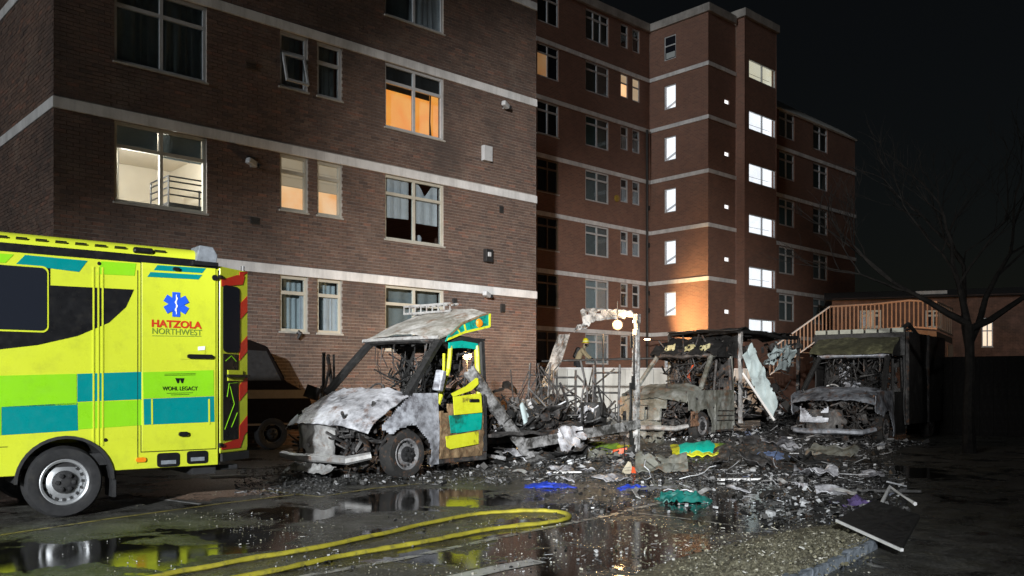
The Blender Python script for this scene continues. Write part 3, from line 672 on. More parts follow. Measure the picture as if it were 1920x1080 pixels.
    MB().box(14.1, 14.12, -4.25, 8, 0, TOP + .3).build('tower_side', M['far_brick'], root)
    # --- far wing
    ops = []; w1 = xs(S6, 1461, 1490); w2 = xs(S6, 1525, 1552); T6 = 16.75
    B6 = [3.95, 6.5, 9.15, 11.85, 14.5]
    for k, zb in enumerate(B6 + [T6 + .05]):
        for a, c in (w1, w2): ops.append((a, c, zb - 1.55, zb - .02))
    wall(root, S6, 0, 10.05, 0, T6, ops, M['far_brick'])
    for i, (a, c, lo, hi) in enumerate(ops):
        w = window(root, S6, a, c, lo, hi, 'frame_w' if i < 6 else 'frame_g', 2, .3, bar=.08, sill=False)
        MB().box(a, c, .22, .23, lo, hi).build('curtain', M['curtain' if i % 3 else 'blind'] if i not in (6, 8, 9) else M['blind_t'], w)
    MB().sheet(lambda u, v: (u * 10.15, -.12 + .9 * v, T6 + (.95 - .25 * u) * v), 20, 3, .1).build('roof_fascia', M['render'], root, M=rel(root, S6))
    MB().box(14.13, 24.1, -3.6, 8, T6 + .0, T6 + .3).build('roof', M['cornice'], root)
    MB().box(24.1, 24.14, -3.85, 8, 0, T6).build('end_wall', M['far_brick'], root)
    # string courses
    for z in BZ:
        b = MB(); b.box(-6, 8.42, -.05, .03, z, z + .2); b.build('string_course', M['band'], root)
        b = MB(); b.box(8.37, 8.45, -3.73, -.052, z, z + .2); b.build('string_course', M['band'], root)
        b = MB(); b.box(8.37, 10.93, -3.78, -3.732, z, z + .2); b.build('string_course', M['band'], root)
    for z in B6: MB().box(14.12, 24.2, -3.96, -3.88, z, z + .2).build('string_course', M['band'], root)
    # parapet
    for x0, x1, y0, y1, z in ((-6, 8.3, -.15, .25, TOP), (8.3, 8.7, -3.88, .25, TOP + .004), (8.7, 10.8, -3.88, -3.5, TOP), (10.8, 11.2, -4.4, -3.5, TOP + .304), (11.2, 14.25, -4.4, -4.0, TOP + .3)):
        MB().box(x0, x1, y0, y1, z, z + .42).build('parapet', M['cornice'], root, bevel=.02)
    MB().box(-6, 8.3, .25, 9, TOP + .1, TOP + .2).build('roof', M['cornice'], root); MB().box(8.7, 14.1, -3.5, 9, TOP + .25, TOP + .35).build('roof', M['cornice'], root)
    # down pipes, vents, waste stacks in the corner
    MB().tube([(8.1, -.09, 0), (8.1, -.09, 15)], .07, 8).build('down_pipe', M['iron'], root)
    for k in range(4):
        x, z = S1.hit(1214, [390, 460, 550, 582][k]); MB().box(x - .12, x + .12, -.08, .005, z - .12, z + .12).build('wall_vent', M['iron'], root)
    x, z = S1.hit(1156, 372); MB().lathe([(0, -.1), (.16, -.08), (.18, 0), (.18, .01)], (x, -.0, z), 'y', 14).build('alarm_bell', M['mustard'], root)
    x, z = S3.hit(1366, 390)
M['mustard'] = paint('mustard_enamel', (.3, .2, .03), .5)
right_building()

# ------------------------------------------------------------------ other structures
def brick_house():
    Fm = Fr(*at(1640, 600, 44).xy, .95, -.31); root = thing('brick_house', 'low orange lit brick house at far right with a bright tall window', 'house', Fm.M)
    x0, x1 = Fm.hit(1560, 600)[0], 26
    wx0, wz1 = Fm.hit(1841, 596); wx1, wz0 = Fm.hit(1862, 650); zt = Fm.hit(1860, 575)[1]
    vx0, vz1 = Fm.hit(1612, 582); vx1, vz0 = Fm.hit(1652, 614); ux0, uz1 = Fm.hit(1735, 582); ux1, uz0 = Fm.hit(1765, 614)
    ops = [(wx0, wx1, wz0, wz1), (vx0, vx1, vz0, vz1), (ux0, ux1, uz0, uz1)]
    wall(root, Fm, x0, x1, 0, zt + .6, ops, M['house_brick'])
    window(root, Fm, wx0, wx1, wz0, wz1, 'frame_w', 2, .45, bar=.05, fill='lit_cream2')
    window(root, Fm, vx0, vx1, vz0, vz1, 'frame_c', 3, .3, bar=.1, fills=['dark_glass', 'lit_brown', 'dark_glass', 'dark_glass', 'lit_brown', 'dark_glass'])
    window(root, Fm, ux0, ux1, uz0, uz1, 'frame_c', 2, .3, bar=.08, fill='dark_glass')
    MB().add([(x0 - .3, -.4, zt + .5), (x1 + .3, -.4, zt + .5), (x1 + .3, 3, zt + 1.2), (x0 - .3, 3, zt + 1.2), (x0 - .3, 3, zt + .5), (x1 + .3, 3, zt + .5)], [(0, 1, 2, 3), (3, 2, 5, 4), (0, 4, 5, 1)]).build('roof', M['iron'], root)
    c0, cz = Fm.hit(1722, 575); c1, cz1 = Fm.hit(1782, 548); MB().box(c0, c1, 1, 2.6, zt + .4, cz1 + .2).build('roof_box', M['cornice'], root)
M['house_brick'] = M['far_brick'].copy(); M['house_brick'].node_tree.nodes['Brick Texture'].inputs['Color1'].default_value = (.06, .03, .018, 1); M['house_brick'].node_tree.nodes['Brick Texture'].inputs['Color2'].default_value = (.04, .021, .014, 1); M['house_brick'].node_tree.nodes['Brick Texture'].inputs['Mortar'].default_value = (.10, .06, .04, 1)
M['lit_cream2'] = emit('lit_cream_pane', (1, .78, .58), .8)
brick_house()

def boundary_wall():
    Fm = Fr(*at(1008, 720, 34).xy, .97, .24); root = thing('boundary_wall', 'low white painted wall along the foot of the apartment block', 'wall', Fm.M)
    z = Fm.hit(1010, 692)[1]
    for i in range(8):
        MB().box(i * 1.2 + .01, i * 1.2 + 1.19, 0, .18, 0, z).build('wall_panel', M['render'], root)
    MB().box(-.05, 9.7, -.05, .23, z + .001, z + .07).build('coping', M['band'], root)
boundary_wall()
tag(MB().add([(at(985, 700, 34.3).x, 34.3, 1.4), (at(1280, 700, 37.2).x, 36.9, 1.4), (14, 44, 1.4), (4, 52, 1.4), (-2, 46, 1.4)], [(0, 1, 2, 3, 4)]).build('terrace', M['sill']), kind='structure')
def handrail():
    a, b_ = at(900, 680, 28), at(1260, 671, 28); d = b_ - a; root = thing('handrail', 'thin dark metal handrail running in front of the white wall', 'handrail', Vector((a.x, a.y, 0)))
    MB().tube([(0, 0, a.z), (d.x, d.y, b_.z)], .035, 6).build('rail', M['iron'], root)
    for i in range(6):
        p = d * (i / 5); MB().tube([(p.x, p.y, 0), (p.x, p.y, a.z + (b_.z - a.z) * i / 5 - .01)], .03, 6).build('post', M['iron'], root)
handrail()

def walkway():
    root = thing('raised_walkway', 'raised walkway with orange lit timber railings and a stair down behind the far wreck', 'walkway', Vector((14, 33, 0)))
    o = Vector((14, 33, 0))
    top = [at(1556, 575, 36), at(1640, 570, 35), at(1705, 563, 34), at(1756, 566, 33.5), at(1786, 580, 34.5)]
    zt = at(1556, 575, 36).z
    P = [Vector((p.x, p.y, 0)) - Vector((o.x, o.y, 0)) for p in top]; Z = [p.z for p in top]
    base = [z - 1.12 for z in Z]
    b = MB(); b.tube([(p.x, p.y, z) for p, z in zip(P, Z)], .04, 6); b.build('top_rail', M['wood'], root)
    b = MB(); b.tube([(p.x, p.y, z + .1) for p, z in zip(P, base)], .035, 6); b.build('bottom_rail', M['wood'], root)
    me = MB().box(-.022, .022, -.016, .016, 0, 1.02); first = None
    def bal(p, z, h=1.02):
        nonlocal first
        if first is None: q = me.build('baluster', M['wood'], root); first = q
        else: q = first.copy(); COL.objects.link(q); q.parent = root
        q.location = (p.x, p.y, z); q.scale.z = h / 1.02; return q
    for i in range(len(P) - 1):
        L = (P[i + 1] - P[i]).length; n = max(2, int(L / .155))
        for k in range(n):
            t_ = k / n; bal(P[i].lerp(P[i + 1], t_), base[i] + (base[i + 1] - base[i]) * t_ + .1, 1.02)
    # deck, fascia and supports
    b = MB(); back = [p + Vector((.5, 1.8, 0)) for p in P]; n = len(P)
    b.add([(p.x, p.y, z) for p, z in zip(P, base)] + [(p.x, p.y, base[0]) for p in back] + [(p.x, p.y, z - .25) for p, z in zip(P, base)],
          [(i, i + 1, n + i + 1, n + i) for i in range(n - 1)] + [(2 * n + i, 2 * n + i + 1, i + 1, i) for i in range(n - 1)])
    b.build('deck', M['dark_wood'], root)
    for i in range(n):
        MB().box(P[i].x - .08, P[i].x + .08, P[i].y + .1, P[i].y + .26, 0, base[i] - .26).build('support_post', M['dark_wood'], root)
    # stair flight down to the left
    s0 = at(1476, 634, 35.2); s0 = s0 - o; e = P[0]; zs, ze = s0.z, Z[0]
    dz = ze - zs; ex = s0.x + (s0.x - e.x) * .35
    MB().tube([(ex, s0.y, zs - dz * .35), (e.x, e.y, ze)], .035, 6).build('stair_rail', M['frame_w'], root)
    MB().tube([(ex, s0.y, zs - dz * .35 - 1.0), (e.x, e.y, ze - 1.0)], .03, 6).build('stair_string', M['frame_w'], root)
    for k in range(17):
        t_ = k / 16; q = bal(Vector((ex + (e.x - ex) * t_, s0.y + (e.y - s0.y) * t_, 0)), zs - dz * .35 - 1.0 + t_ * dz * 1.35, 1.0)
    for k in range(10):
        t_ = k / 9; x = ex + (e.x - ex) * t_; z = zs - dz * .35 - 1.1 + t_ * dz * 1.35
        MB().box(x - .16, x + .16, s0.y + .05, s0.y + 1.2, z - .03, z).build('tread', M['dark_wood'], root)
walkway()

def tree(px, py, hgt, seed, label, lean=0):
    rnd = random.Random(seed); p = gp(px, py); root = thing('bare_tree', label, 'tree', p, None)
    tr, cr = MB(), MB()
    pts = [Vector((0, 0, -.05)), Vector((-.02, 0, .8)), Vector((.03, .03, 1.6)), Vector((0.0, .02, 2.5))]
    tr.tube(pts, [.13, .10, .09, .085], 9)
    def branch(p0, d, L, r_, depth, mb):
        n = 4; pt = [p0]; dd = d.normalized()
        for i in range(n):
            dd = (dd + Vector((rnd.uniform(-.22, .22), rnd.uniform(-.22, .22), rnd.uniform(-.10, .16)))).normalized(); pt.append(pt[-1] + dd * L / n)
        mb.tube(pt, [r_ * (1 - .55 * i / n) for i in range(n + 1)], 6 if depth < 2 else 4, cap=False)
        if depth >= 5: return
        for k in range(3 if depth < 3 else 4):
            i = rnd.randint(2, n) if k else n
            nd = (dd * .9 + Vector((rnd.uniform(-1, 1), rnd.uniform(-1, 1), rnd.uniform(-.25, .75))) * .75).normalized()
            branch(pt[i], nd, L * rnd.uniform(.6, .8), r_ * .45 * (1.0 if k else 1.15), depth + 1, cr)
    top = pts[-1]
    for d, L in (((-.28, 0, 1), 1.9), ((.35, .1, 1), 2.1), ((-1, .1, .55), 1.7), ((1, -.1, .45), 1.7), ((0, .6, 1), 1.9)):
        branch(top + Vector((0, 0, rnd.uniform(-.5, .1))), Vector(d), L, .075, 1, tr)
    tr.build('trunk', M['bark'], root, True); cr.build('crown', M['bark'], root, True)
    return root
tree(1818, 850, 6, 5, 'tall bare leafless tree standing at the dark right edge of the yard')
def dark_bank():
    # hedge-like dark boundary at right: a plain close-boarded fence
    a, b_ = at(1700, 700, 24), at(1990, 690, 22); d = b_ - a
    Fm = Fr(a.x, a.y, d.x, d.y); root = thing('board_fence', 'tall dark boarded fence in the shadow behind the bare tree', 'fence', Fm.M)
    z = Fm.hit(1850, 668)[1]; L = d.length; n = int(L / .16); first = None
    me = MB().box(-.012, .165, 0, .02, .0, z)
    for i in range(n):
        if first is None: o = me.build('fence_board', M['creosote'], root); first = o
        else: o = first.copy(); COL.objects.link(o); o.parent = root
        o.location = (i * .16, .024 * (i % 2), 0)
    MB().box(0, L, .035, .09, .4, .5).build('fence_rail', M['iron'], root); MB().box(0, L, .035, .09, z - .4, z - .3).build('fence_rail', M['iron'], root)
dark_bank()

# ------------------------------------------------------------------ wheels
def wheel(root, x, y, z, r=.355, w=.23, out=-1, rim='steel', tyre='rubber', name='wheel', rimr=.62):
    """axis along y; out = direction of the outer face."""
    t_ = MB(); o = out
    prof = [(r * .60, -o * w * .0), (r * rimr + .02, -o * -.012), (r * .72, o * .018), (r * .93, o * .012), (r, -o * .03), (r, -o * (w - .03)), (r * .93, -o * w), (r * .6, -o * w)]
    t_.lathe(prof, (0, 0, 0), 'y', 40); wo = t_.build(name, M[tyre], root, True); wo.location = (x, y, z)
    rr = r * rimr; b = MB()
    b.lathe([(rr + .012, o * .004), (rr, o * .012), (rr - .02, o * .004), (rr - .03, -o * .05), (rr * .80, -o * .052), (rr * .55, -o * .012), (rr * .40, -o * .012), (rr * .36, o * .012), (rr * .2, o * .02), (0, o * .02)], (0, 0, 0), 'y', 40)
    b.build('rim', M[rim], wo, True)
    b = MB()
    for k in range(16):
        q = 2 * math.pi * k / 16; c = (math.cos(q) * rr * .815, -o * .046, math.sin(q) * rr * .815)
        b.obox(c, (.034, .02, .026), Matrix.Rotation(-q, 3, 'Y'))
    tag(b.build('vent_hole', M['plastic'], wo), kind='stuff')
    b = MB(); b.lathe([(rr * .52, -o * .008), (rr * .5, o * .012), (rr * .42, o * .016), (rr * .2, o * .028), (0, o * .03)], (0, 0, 0), 'y', 24)
    for k in range(6):
        q = 2 * math.pi * k / 6; b.lathe([(.022, 0), (.022, o * .035), (0, o * .037)], (math.cos(q) * rr * .33, o * .012, math.sin(q) * rr * .33), 'y', 6)
    b.build('hub_cap', M['plastic'], wo)
    return wo

# ------------------------------------------------------------------ the intact ambulance
AF = Fr(-4.44, 8.72, .778, .628)
def text_mesh(s, size, off=0, ext=.0008):
    cu = bpy.data.curves.new('lettering', 'FONT'); cu.body = s; cu.size = size; cu.offset = off; cu.extrude = ext; cu.align_x = 'CENTER'; cu.align_y = 'CENTER'
    o = bpy.data.objects.new('lettering', cu); COL.objects.link(o); bpy.context.view_layer.update()
    me = bpy.data.meshes.new_from_object(o.evaluated_get(bpy.context.evaluated_depsgraph_get())); bpy.data.objects.remove(o); bpy.data.curves.remove(cu); return me
def lettering(root, s, cx, cz, w, h, m, y, off=0, name='lettering'):
    me = text_mesh(s, 1, off); xs_ = [v.co.x for v in me.vertices]; zs_ = [v.co.y for v in me.vertices]
    ax, az = w / (max(xs_) - min(xs_)), h / (max(zs_) - min(zs_)); mx, mz = (max(xs_) + min(xs_)) / 2, (max(zs_) + min(zs_)) / 2
    for v in me.vertices: v.co = Vector((cx + (v.co.x - mx) * ax, y - v.co.z, cz + (v.co.y - mz) * az))
    me.materials.append(M[m]); o = bpy.data.objects.new(name, me); COL.objects.link(o); o.parent = root; return o
def ambulance():
    root = thing('ambulance', 'yellow and green ambulance with open rear door parked at the left', 'ambulance', AF.M)
    h = lambda px, py: AF.hit(px, py)
    Y = -.055                                     # outer skin plane of the box body, local y
    def hh(px, py): return AF.hit(px, py, Y)
    x1, xb, W_ = hh(409, 600)[0], -2.7, 2.1
    zlo, zhi = .44, 2.58
    ar = .43
    arch = [(ar * math.cos(q) , .36 + ar * math.sin(q) * 1.0) for q in [math.pi - .1 - k * (math.pi - .2) / 18 for k in range(19)]]
    poly = [(xb, zhi), (xb, zlo)] + [(-ar - .0, zlo)] + [p for p in arch if p[1] > zlo] + [(ar, zlo), (x1, zlo), (x1, zhi)]
    # near side with its arch, as a skin
    MB().prism(poly, Y, Y + .05).build('side_panel', M['yellow'], root, bevel=.008)
    MB().box(xb, x1, Y + W_ - .05, Y + W_, zlo, zhi).build('side_panel', M['yellow'], root)
    # rounded roof edge
    rp = []
    for k in range(7):
        q = math.pi / 2 * k / 6; rp.append((Y + .03 + .17 * (1 - math.cos(q)), 2.66 + .13 * math.sin(q)))
    b = MB(); n = len(rp); L = rp + [(Y + W_ - p[0] + Y, p[1]) for p in reversed(rp)]
    vs = [(xb, a, c) for a, c in L] + [(x1 - .18, a, c) for a, c in L]; m_ = len(L)
    b.add(vs, [(i, i + m_, i + m_ + 1, i + 1) for i in range(m_ - 1)] + [tuple(range(m_)), tuple(reversed(range(m_, 2 * m_)))]); b.build('roof', M['yellow'], root, True)
    MB().box(xb, x1 - .02, Y + .012, Y + .08, zhi + .002, 2.665).build('roof_gutter', M['black'], root)
    MB().box(xb, x1 - .02, Y + W_ - .08, Y + W_ - .012, zhi + .002, 2.665).build('roof_gutter', M['black'], root)
    MB().box(xb, x1, Y + .051, Y + W_ - .051, .5, .62).build('floor', M['plastic'], root)
    MB().box(x1 - .05, x1 - .001, Y + .051, Y + .12, .5, zhi).build('rear_post', M['yellow'], root); MB().box(x1 - .05, x1 - .001, Y + W_ - .12, Y + W_ - .051, .5, zhi).build('rear_post', M['yellow'], root)
    MB().box(x1 - .05, x1 - .001, Y + .121, Y + W_ - .121, 2.45, zhi).build('rear_header', M['yellow'], root)
    MB().box(xb, xb + .05, Y + .051, Y + W_ - .051, .62, zhi).build('bulkhead', M['plastic'], root)
    # roof corner light and dashes
    a0, z0 = h(363, 490); a1, z1 = h(404, 466)
    MB().prism([(a0, z0 + .0), (a1 - .01, z0 - .01), (a1, z0 + .08), (a1 - .05, z1 + .0), (a0 + .04, z1 + .01)], Y - .015, Y + .25).build('corner_lamp', M['lens'], root, bevel=.012)
    MB().box(a0 - .03, a1 + .005, Y - .02, Y + .26, z0 - .045, z0 - .002).build('lamp_base', M['black'], root)
    d = MB()
    for k in range(9):
        px = -8 + k * 37; q0 = h(px, 440 + px * .072 - 0); q1 = h(px + 21, 440)
        d.obox(((q0[0] + q1[0]) / 2, Y + .045, 2.715), (abs(q1[0] - q0[0]), .05, .016), (-.5, 0, 0))
    d.build('roof_slot', M['black'], root)
    q = h(267, 466); MB().obox((q[0], Y + .03, 2.71), (.2, .06, .06), (-.4, 0, 0)).build('side_beacon', M['black'], root, bevel=.02)
    # ---- livery film, each piece a thin sheet on the skin
    def film(name, pts, m, off=.004, raw=False):
        P = pts if raw else [hh(*p) for p in pts]
        return MB().prism(P, Y - off, Y - off + .0035).build(name, M[m], root)
    film('livery_patch', [(-60, 706), (143, 701), (144, 759), (-60, 766)], 'lime')
    film('livery_patch', [(144.6, 701), (266, 697), (267, 748.5), (145, 753.5)], 'teal')
    film('livery_patch', [(3, 763), (145, 755), (146, 807), (3, 816)], 'teal'); film('livery_patch', [(-70, 767), (2, 763.5), (2, 816), (-70, 821)], 'lime')
    film('livery_patch', [(146, 754.5), (266, 750), (268, 797), (147, 805)], 'lime')
    film('livery_stripe', [(30, 495), (47, 478), (164, 489), (148, 510)], 'teal'); film('livery_stripe', [(-20, 474), (26, 477), (10, 493), (-20, 491)], 'lime')
    film('livery_stripe', [(190, 490), (255, 494), (252, 517), (181, 514)], 'lime')
    film('swoosh', [(-60, 662), (0, 655), (70, 647), (145, 630), (204, 605), (236, 576), (251, 543), (94, 535), (94, 500), (-60, 492)], 'black', .0035)
    # window with rounded corners
    def rrect(x0, x1_, z0_, z1_, r_, n_=5):
        P = []
        for cx, cz, s0 in ((x1_ - r_, z1_ - r_, 0), (x0 + r_, z1_ - r_, 90), (x0 + r_, z0_ + r_, 180), (x1_ - r_, z0_ + r_, 270)):
            for k in range(n_ + 1):
                a = R(s0 + 90 * k / n_); P.append((cx + r_ * math.cos(a), cz + r_ * math.sin(a)))
        return P
    wl, wr = -1.25, hh(91, 560)[0]; wb, wt = hh(91, 624)[1], hh(91, 500)[1]
    MB().prism(rrect(wl, wr, wb, wt, .06), Y - .010, Y - .005).build('window_edge', M['yellow'], root)
    wo = MB().prism(rrect(wl + .018, wr - .018, wb + .018, wt - .018, .05), Y - .016, Y - .0105).build('side_window', M['dark_glass'], root)
    for px in (258,): a = hh(px, 600)[0]; MB().box(a - .003, a + .003, Y - .0045, Y - .0001, .5, 2.5).build('panel_seam', M['black'], root)
    MB().box(xb, -.5, Y - .0045, Y - .0001, .72, .726).build('panel_seam', M['black'], root)
    # vertical ribs
    for px in (175, 184, 192):
        a = hh(px, 600)[0]; MB().box(a - .008, a + .008, Y - .010, Y - .0005, .70, 2.50).build('body_rib', M['yellow'], root)
    # side locker door
    dx0, dx1 = hh(265, 600)[0], hh(404, 600)[0]; dz0, dz1 = hh(265, 847)[1], hh(265, 492)[1]
    MB().box(dx0 - .008, dx1 + .008, Y - .0022, Y - .0002, dz0 - .008, dz1 + .008).build('door_seal', M['black'], root)
    door = MB().box(dx0, dx1, Y - .014, Y - .0026, dz0, dz1).build('locker_door', M['yellow'], root, bevel=.006)
    YD = Y - .014
    def dfilm(name, pts, m, off=.004, par=door): return MB().prism([AF.hit(*p, YD) for p in pts], YD - off, YD - off + .0035).build(name, M[m], par)
    dfilm('livery_patch', [(268, 698), (400, 694), (401, 742), (269, 747)], 'lime'); dfilm('livery_patch', [(269, 748), (401, 743), (402, 791), (270, 796.5)], 'teal')
    for px in (283, 390): dfilm('pale_line', [(px, 748.5), (px + 3, 748), (px + 3.5, 795.5), (px + .5, 796)], 'yellow', .008)
    dfilm('livery_stripe', [(295, 497), (386, 503), (379, 512), (288, 506.5)], 'teal'); dfilm('livery_stripe', [(282, 510), (379, 515.5), (372, 524), (276, 519)], 'teal')
    # star of life with staff
    cx, cz = AF.hit(330, 571, YD); s_ = AF.hit(330, 571 - 23, YD)[1] - cz
    for k in range(3):
        a = R(60 * k + 90); Q = Matrix.Rotation(-a, 3, 'Y'); b = MB()
        b.obox((cx, YD - .006 - .0015 * k, cz), (2 * s_, .003, s_ * .62), Q); b.build('star_arm', M['blue'], door)
    st = [(cx + .012 * math.sin(k * 1.25), YD - .0125, cz + s_ * (.62 - 1.2 * k / 10)) for k in range(11)]
    MB().tube(st, .005, 5).build('serpent', M['white'], door); MB().box(cx - .004, cx + .004, YD - .014, YD - .011, cz - s_ * .8, cz + s_ * .8).build('staff', M['white'], door)
    def let(s, x0, x1_, y0, y1, m, off=0, dy=.006):
        a = AF.hit(x0, (y0 + y1) / 2, YD); c = AF.hit(x1_, (y0 + y1) / 2, YD); e = AF.hit((x0 + x1_) / 2, y0, YD)[1] - AF.hit((x0 + x1_) / 2, y1, YD)[1]
        return lettering(door, s, (a[0] + c[0]) / 2, (a[1] + c[1]) / 2, c[0] - a[0], e, m, YD - dy, off)
    let('HATZOLA', 284, 378, 601, 615, 'red_t', .035); let('NORTHWEST', 285, 378, 616.5, 627.5, 'green_t', .004)
    dfilm('thin_line', [(285, 629), (377, 630), (377, 631.2), (285, 630.2)], 'green_t')
    let('WOHL LEGACY', 304, 370, 724.5, 732, 'black', .012, .010)
    # emblem of two wedges
    for dx in (0, 8):
        dfilm('emblem_wedge', [(328 + dx, 709), (337 + dx, 709), (334.5 + dx, 718.5), (332 + dx, 718.5)], 'black', .009)
    for y0 in (701, 703.5): dfilm('thin_line', [(308, y0), (366, y0 - 1), (366, y0 - .3), (308, y0 + .7)], 'black', .009)
    for y0, a, c in ((737, 312, 361), (740, 320, 354)): dfilm('thin_line', [(a, y0), (c, y0 - 1), (c, y0 - .2), (a, y0 + .8)], 'black', .009)
    def handle(px0, px1, py, th, m='black'):
        a = AF.hit(px0, py, YD); c = AF.hit(px1, py, YD)
        o = MB().prism(rrect(a[0], c[0], a[1] - th * .5, a[1] + th * .5, th * .45, 3), YD - .035, YD - .004).build('handle', M[m], door); return o
    handle(350, 398, 668, .045); handle(334, 352, 814, .05); handle(323, 336, 504, .035)
    dfilm('handle_recess', [(338, 660), (384, 657), (384, 672), (338, 674)], 'yellow', .006)
    dfilm('sticker', [(371, 650), (384, 649), (384, 656), (371, 657)], 'white', .007)
    for px, py in ((402, 521),): 
        a = AF.hit(px, py, Y); MB().lathe([(0, -.02), (.03, -.02), (.04, -.005), (.04, .0)], (a[0], Y, a[1]), 'y', 12).build('side_camera', M['black'], root)
    for px, py in ((186, 494), (198, 825)):
        a = hh(px, py); MB().lathe([(0, -.01), (.016, -.008), (.02, .0)], (a[0], Y - .001, a[1]), 'y', 10).build('bolt', M['black'], root)
    # skirt vents, marker
    for x0, x1_, y0, y1 in ((294, 336, 850, 874), (350, 389, 846, 868)):
        a = hh(x0, y0); c = hh(x1_, y1); 
        o = MB().prism(rrect(a[0], c[0], c[1], a[1], .03, 3), Y - .012, Y - .001).build('skirt_vent', M['black'], root)
        MB().box(a[0] + .04, c[0] - .04, Y - .024, Y - .0125, c[1] + .03, c[1] + .07).build('vent_grip', M['lens'], o)
    a = hh(264, 862); MB().prism(rrect(a[0] - .05, a[0] + .05, a[1] - .025, a[1] + .025, .024, 4), Y - .02, Y - .001).build('side_marker', M['amber'], root)
    # arch lining, mud flap, axle
    MB().sheet(lambda u, v: (math.cos(math.pi * (1 - u)) * (ar + .008), Y + .002 + v * .5, .36 + math.sin(math.pi * u) * (ar + .008)), 18, 2, .012).build('arch_liner', M['plastic'], root)
    MB().sheet(lambda u, v: ((ar + .022 - .03 * v) * math.cos(math.pi * (1 - u)), Y - .014, .36 + (ar + .022 - .03 * v) * math.sin(math.pi * (1 - u))), 18, 1, .014).build('arch_trim', M['plastic'], root)
    MB().box(.44, .475, Y + .01, Y + .3, .17, .5).build('mud_flap', M['plastic'], root)
    wheel(root, 0, -.035, .352, .355, .24); wheel(root, 0, W_ - .10, .352, .355, .24, 1)
    wheel(root, -3.9, -.02, .352, .355, .24); wheel(root, -3.9, W_ - .12, .352, .355, .24, 1)
    MB().tube([(0, .1, .36), (0, 1.9, .36)], .06, 8).build('axle', M['plastic'], root)
    MB().box(-3.6, 1.3, .5, .62, .4, .5).build('chassis_rail', M['plastic'], root); MB().box(-3.6, 1.3, 1.35, 1.47, .4, .5).build('chassis_rail', M['plastic'], root)
    # rear step and its plate
    MB().box(x1 + .01, x1 + .30, Y + .2, Y + 1.8, .36, .42).build('rear_step', M['plastic'], root, bevel=.01)
    MB().box(x1 - .25, x1 + .009, Y + .1, Y + W_ - .1, .34, .5).build('rear_bumper', M['plastic'], root)
    # cab (mostly beyond the frame)
    cab = [(-2.71, .45), (-3.45, .45), (-3.5, .8), (-3.9, .95), (-4.3, .8), (-4.35, .45), (-4.8, .45), (-4.9, .9), (-4.75, 1.15), (-4.0, 1.35), (-3.4, 2.1), (-3.1, 2.3), (-2.71, 2.4)]
    MB().prism(cab, .03, 1.95).build('cab', M['yellow'], root, bevel=.04)
    MB().prism([(-3.0, 1.25), (-3.75, 1.28), (-3.35, 1.95), (-3.0, 1.98)], .018, .032).build('cab_window', M['dark_glass'], root)
    MB().add([(-3.98, .12, 1.37), (-3.43, .22, 2.08), (-3.43, 1.76, 2.08), (-3.98, 1.86, 1.37)], [(0, 1, 2, 3)]).build('windscreen', M['dark_glass'], root, M=Matrix.Translation((-.02, 0, .02)))
    # ---- open rear door, swung out past square
    P = AF.M @ Vector((x1 + .03, Y + .02, 0)); e = at(464, 600, 10.16); d2 = Vector((e.x - P.x, e.y - P.y)); dl = d2.length
    DF = Fr(P.x, P.y, d2.x, d2.y); DM = rel(root, DF)
    rd = MB().box(0, dl, 0, .06, .56, 2.62).build('rear_door', M['yellow'], root, M=DM, bevel=.012)
    def dp(name, x0, x1_, z0_, z1_, m, off=.004): return MB().box(x0, x1_, -off, -.0006, z0_, z1_).build(name, M[m], rd)
    # outer edge chevrons, window, lower black panel with line drawing
    k = 0; z = .62
    dp('edge_band', dl - .20, dl - .004, .60, 2.60, 'yellow', .0012)
    while z < 2.5:
        MB().prism([(dl - .16, z + .05), (dl - .01, z + .16), (dl - .01, min(2.6, z + .34)), (dl - .16, min(2.6, z + .23))], -.006, -.0022).build('red_chevron', M['red'], rd); z += .46
    MB().prism([(.02, .60), (dl - .15, .60), (dl - .08, .72), (.02, .66)], -.007, -.0065 + .003).build('red_chevron', M['red'], rd); MB().prism([(.02, 2.47), (dl - .2, 2.56), (dl - .06, 2.56), (dl - .1, 2.46), (.02, 2.40)], -.007, -.003).build('red_chevron', M['red'], rd)
    MB().prism(rrect(.04, dl - .17, 1.68, 2.42, .05), -.012, -.0075).build('door_window', M['dark_glass'], rd)
    dp('lower_panel', .05, dl - .19, .70, 1.66, 'black', .0085)
    for pts in ([(.06, 1.58), (.3, 1.64), (.5, 1.58)], [(.12, 1.18), (.2, 1.33), (.55, 1.34)], [(.02, .82), (.42, 1.10), (.24, 1.30)], [(.3, .84), (.55, 1.0)]):
        MB().tube([(.06 + x * (dl - .27) / .55, -.011, z_) for x, z_ in pts], .0045, 4).build('door_line', M['lime'], rd)
    o = dp('handle_plate', .12, dl - .12, 1.36, 1.48, 'yellow', .02); MB().box(.08, dl - .02, -.05, -.021, 1.40, 1.43).build('handle', M['black'], o)
    MB().box(.02, dl + .01, -.015, .07, .47, .555).build('door_foot', M['plastic'], rd); MB().tube([(dl - .05, .03, 2.621), (dl - .05, .03, 2.68)], .02, 6).build('door_stop', M['black'], rd)
    for z_ in (.65, 2.5): MB().tube([(-.03, .0, z_), (.03, .0, z_)], .025, 6).build('hinge', M['black'], rd)
    # far rear door also swung open
    MB().box(x1 + .02, x1 + .07, Y + W_ - .01, Y + W_ + .78, .56, 2.62).build('rear_door', M['yellow'], root, bevel=.012)
ambulance()

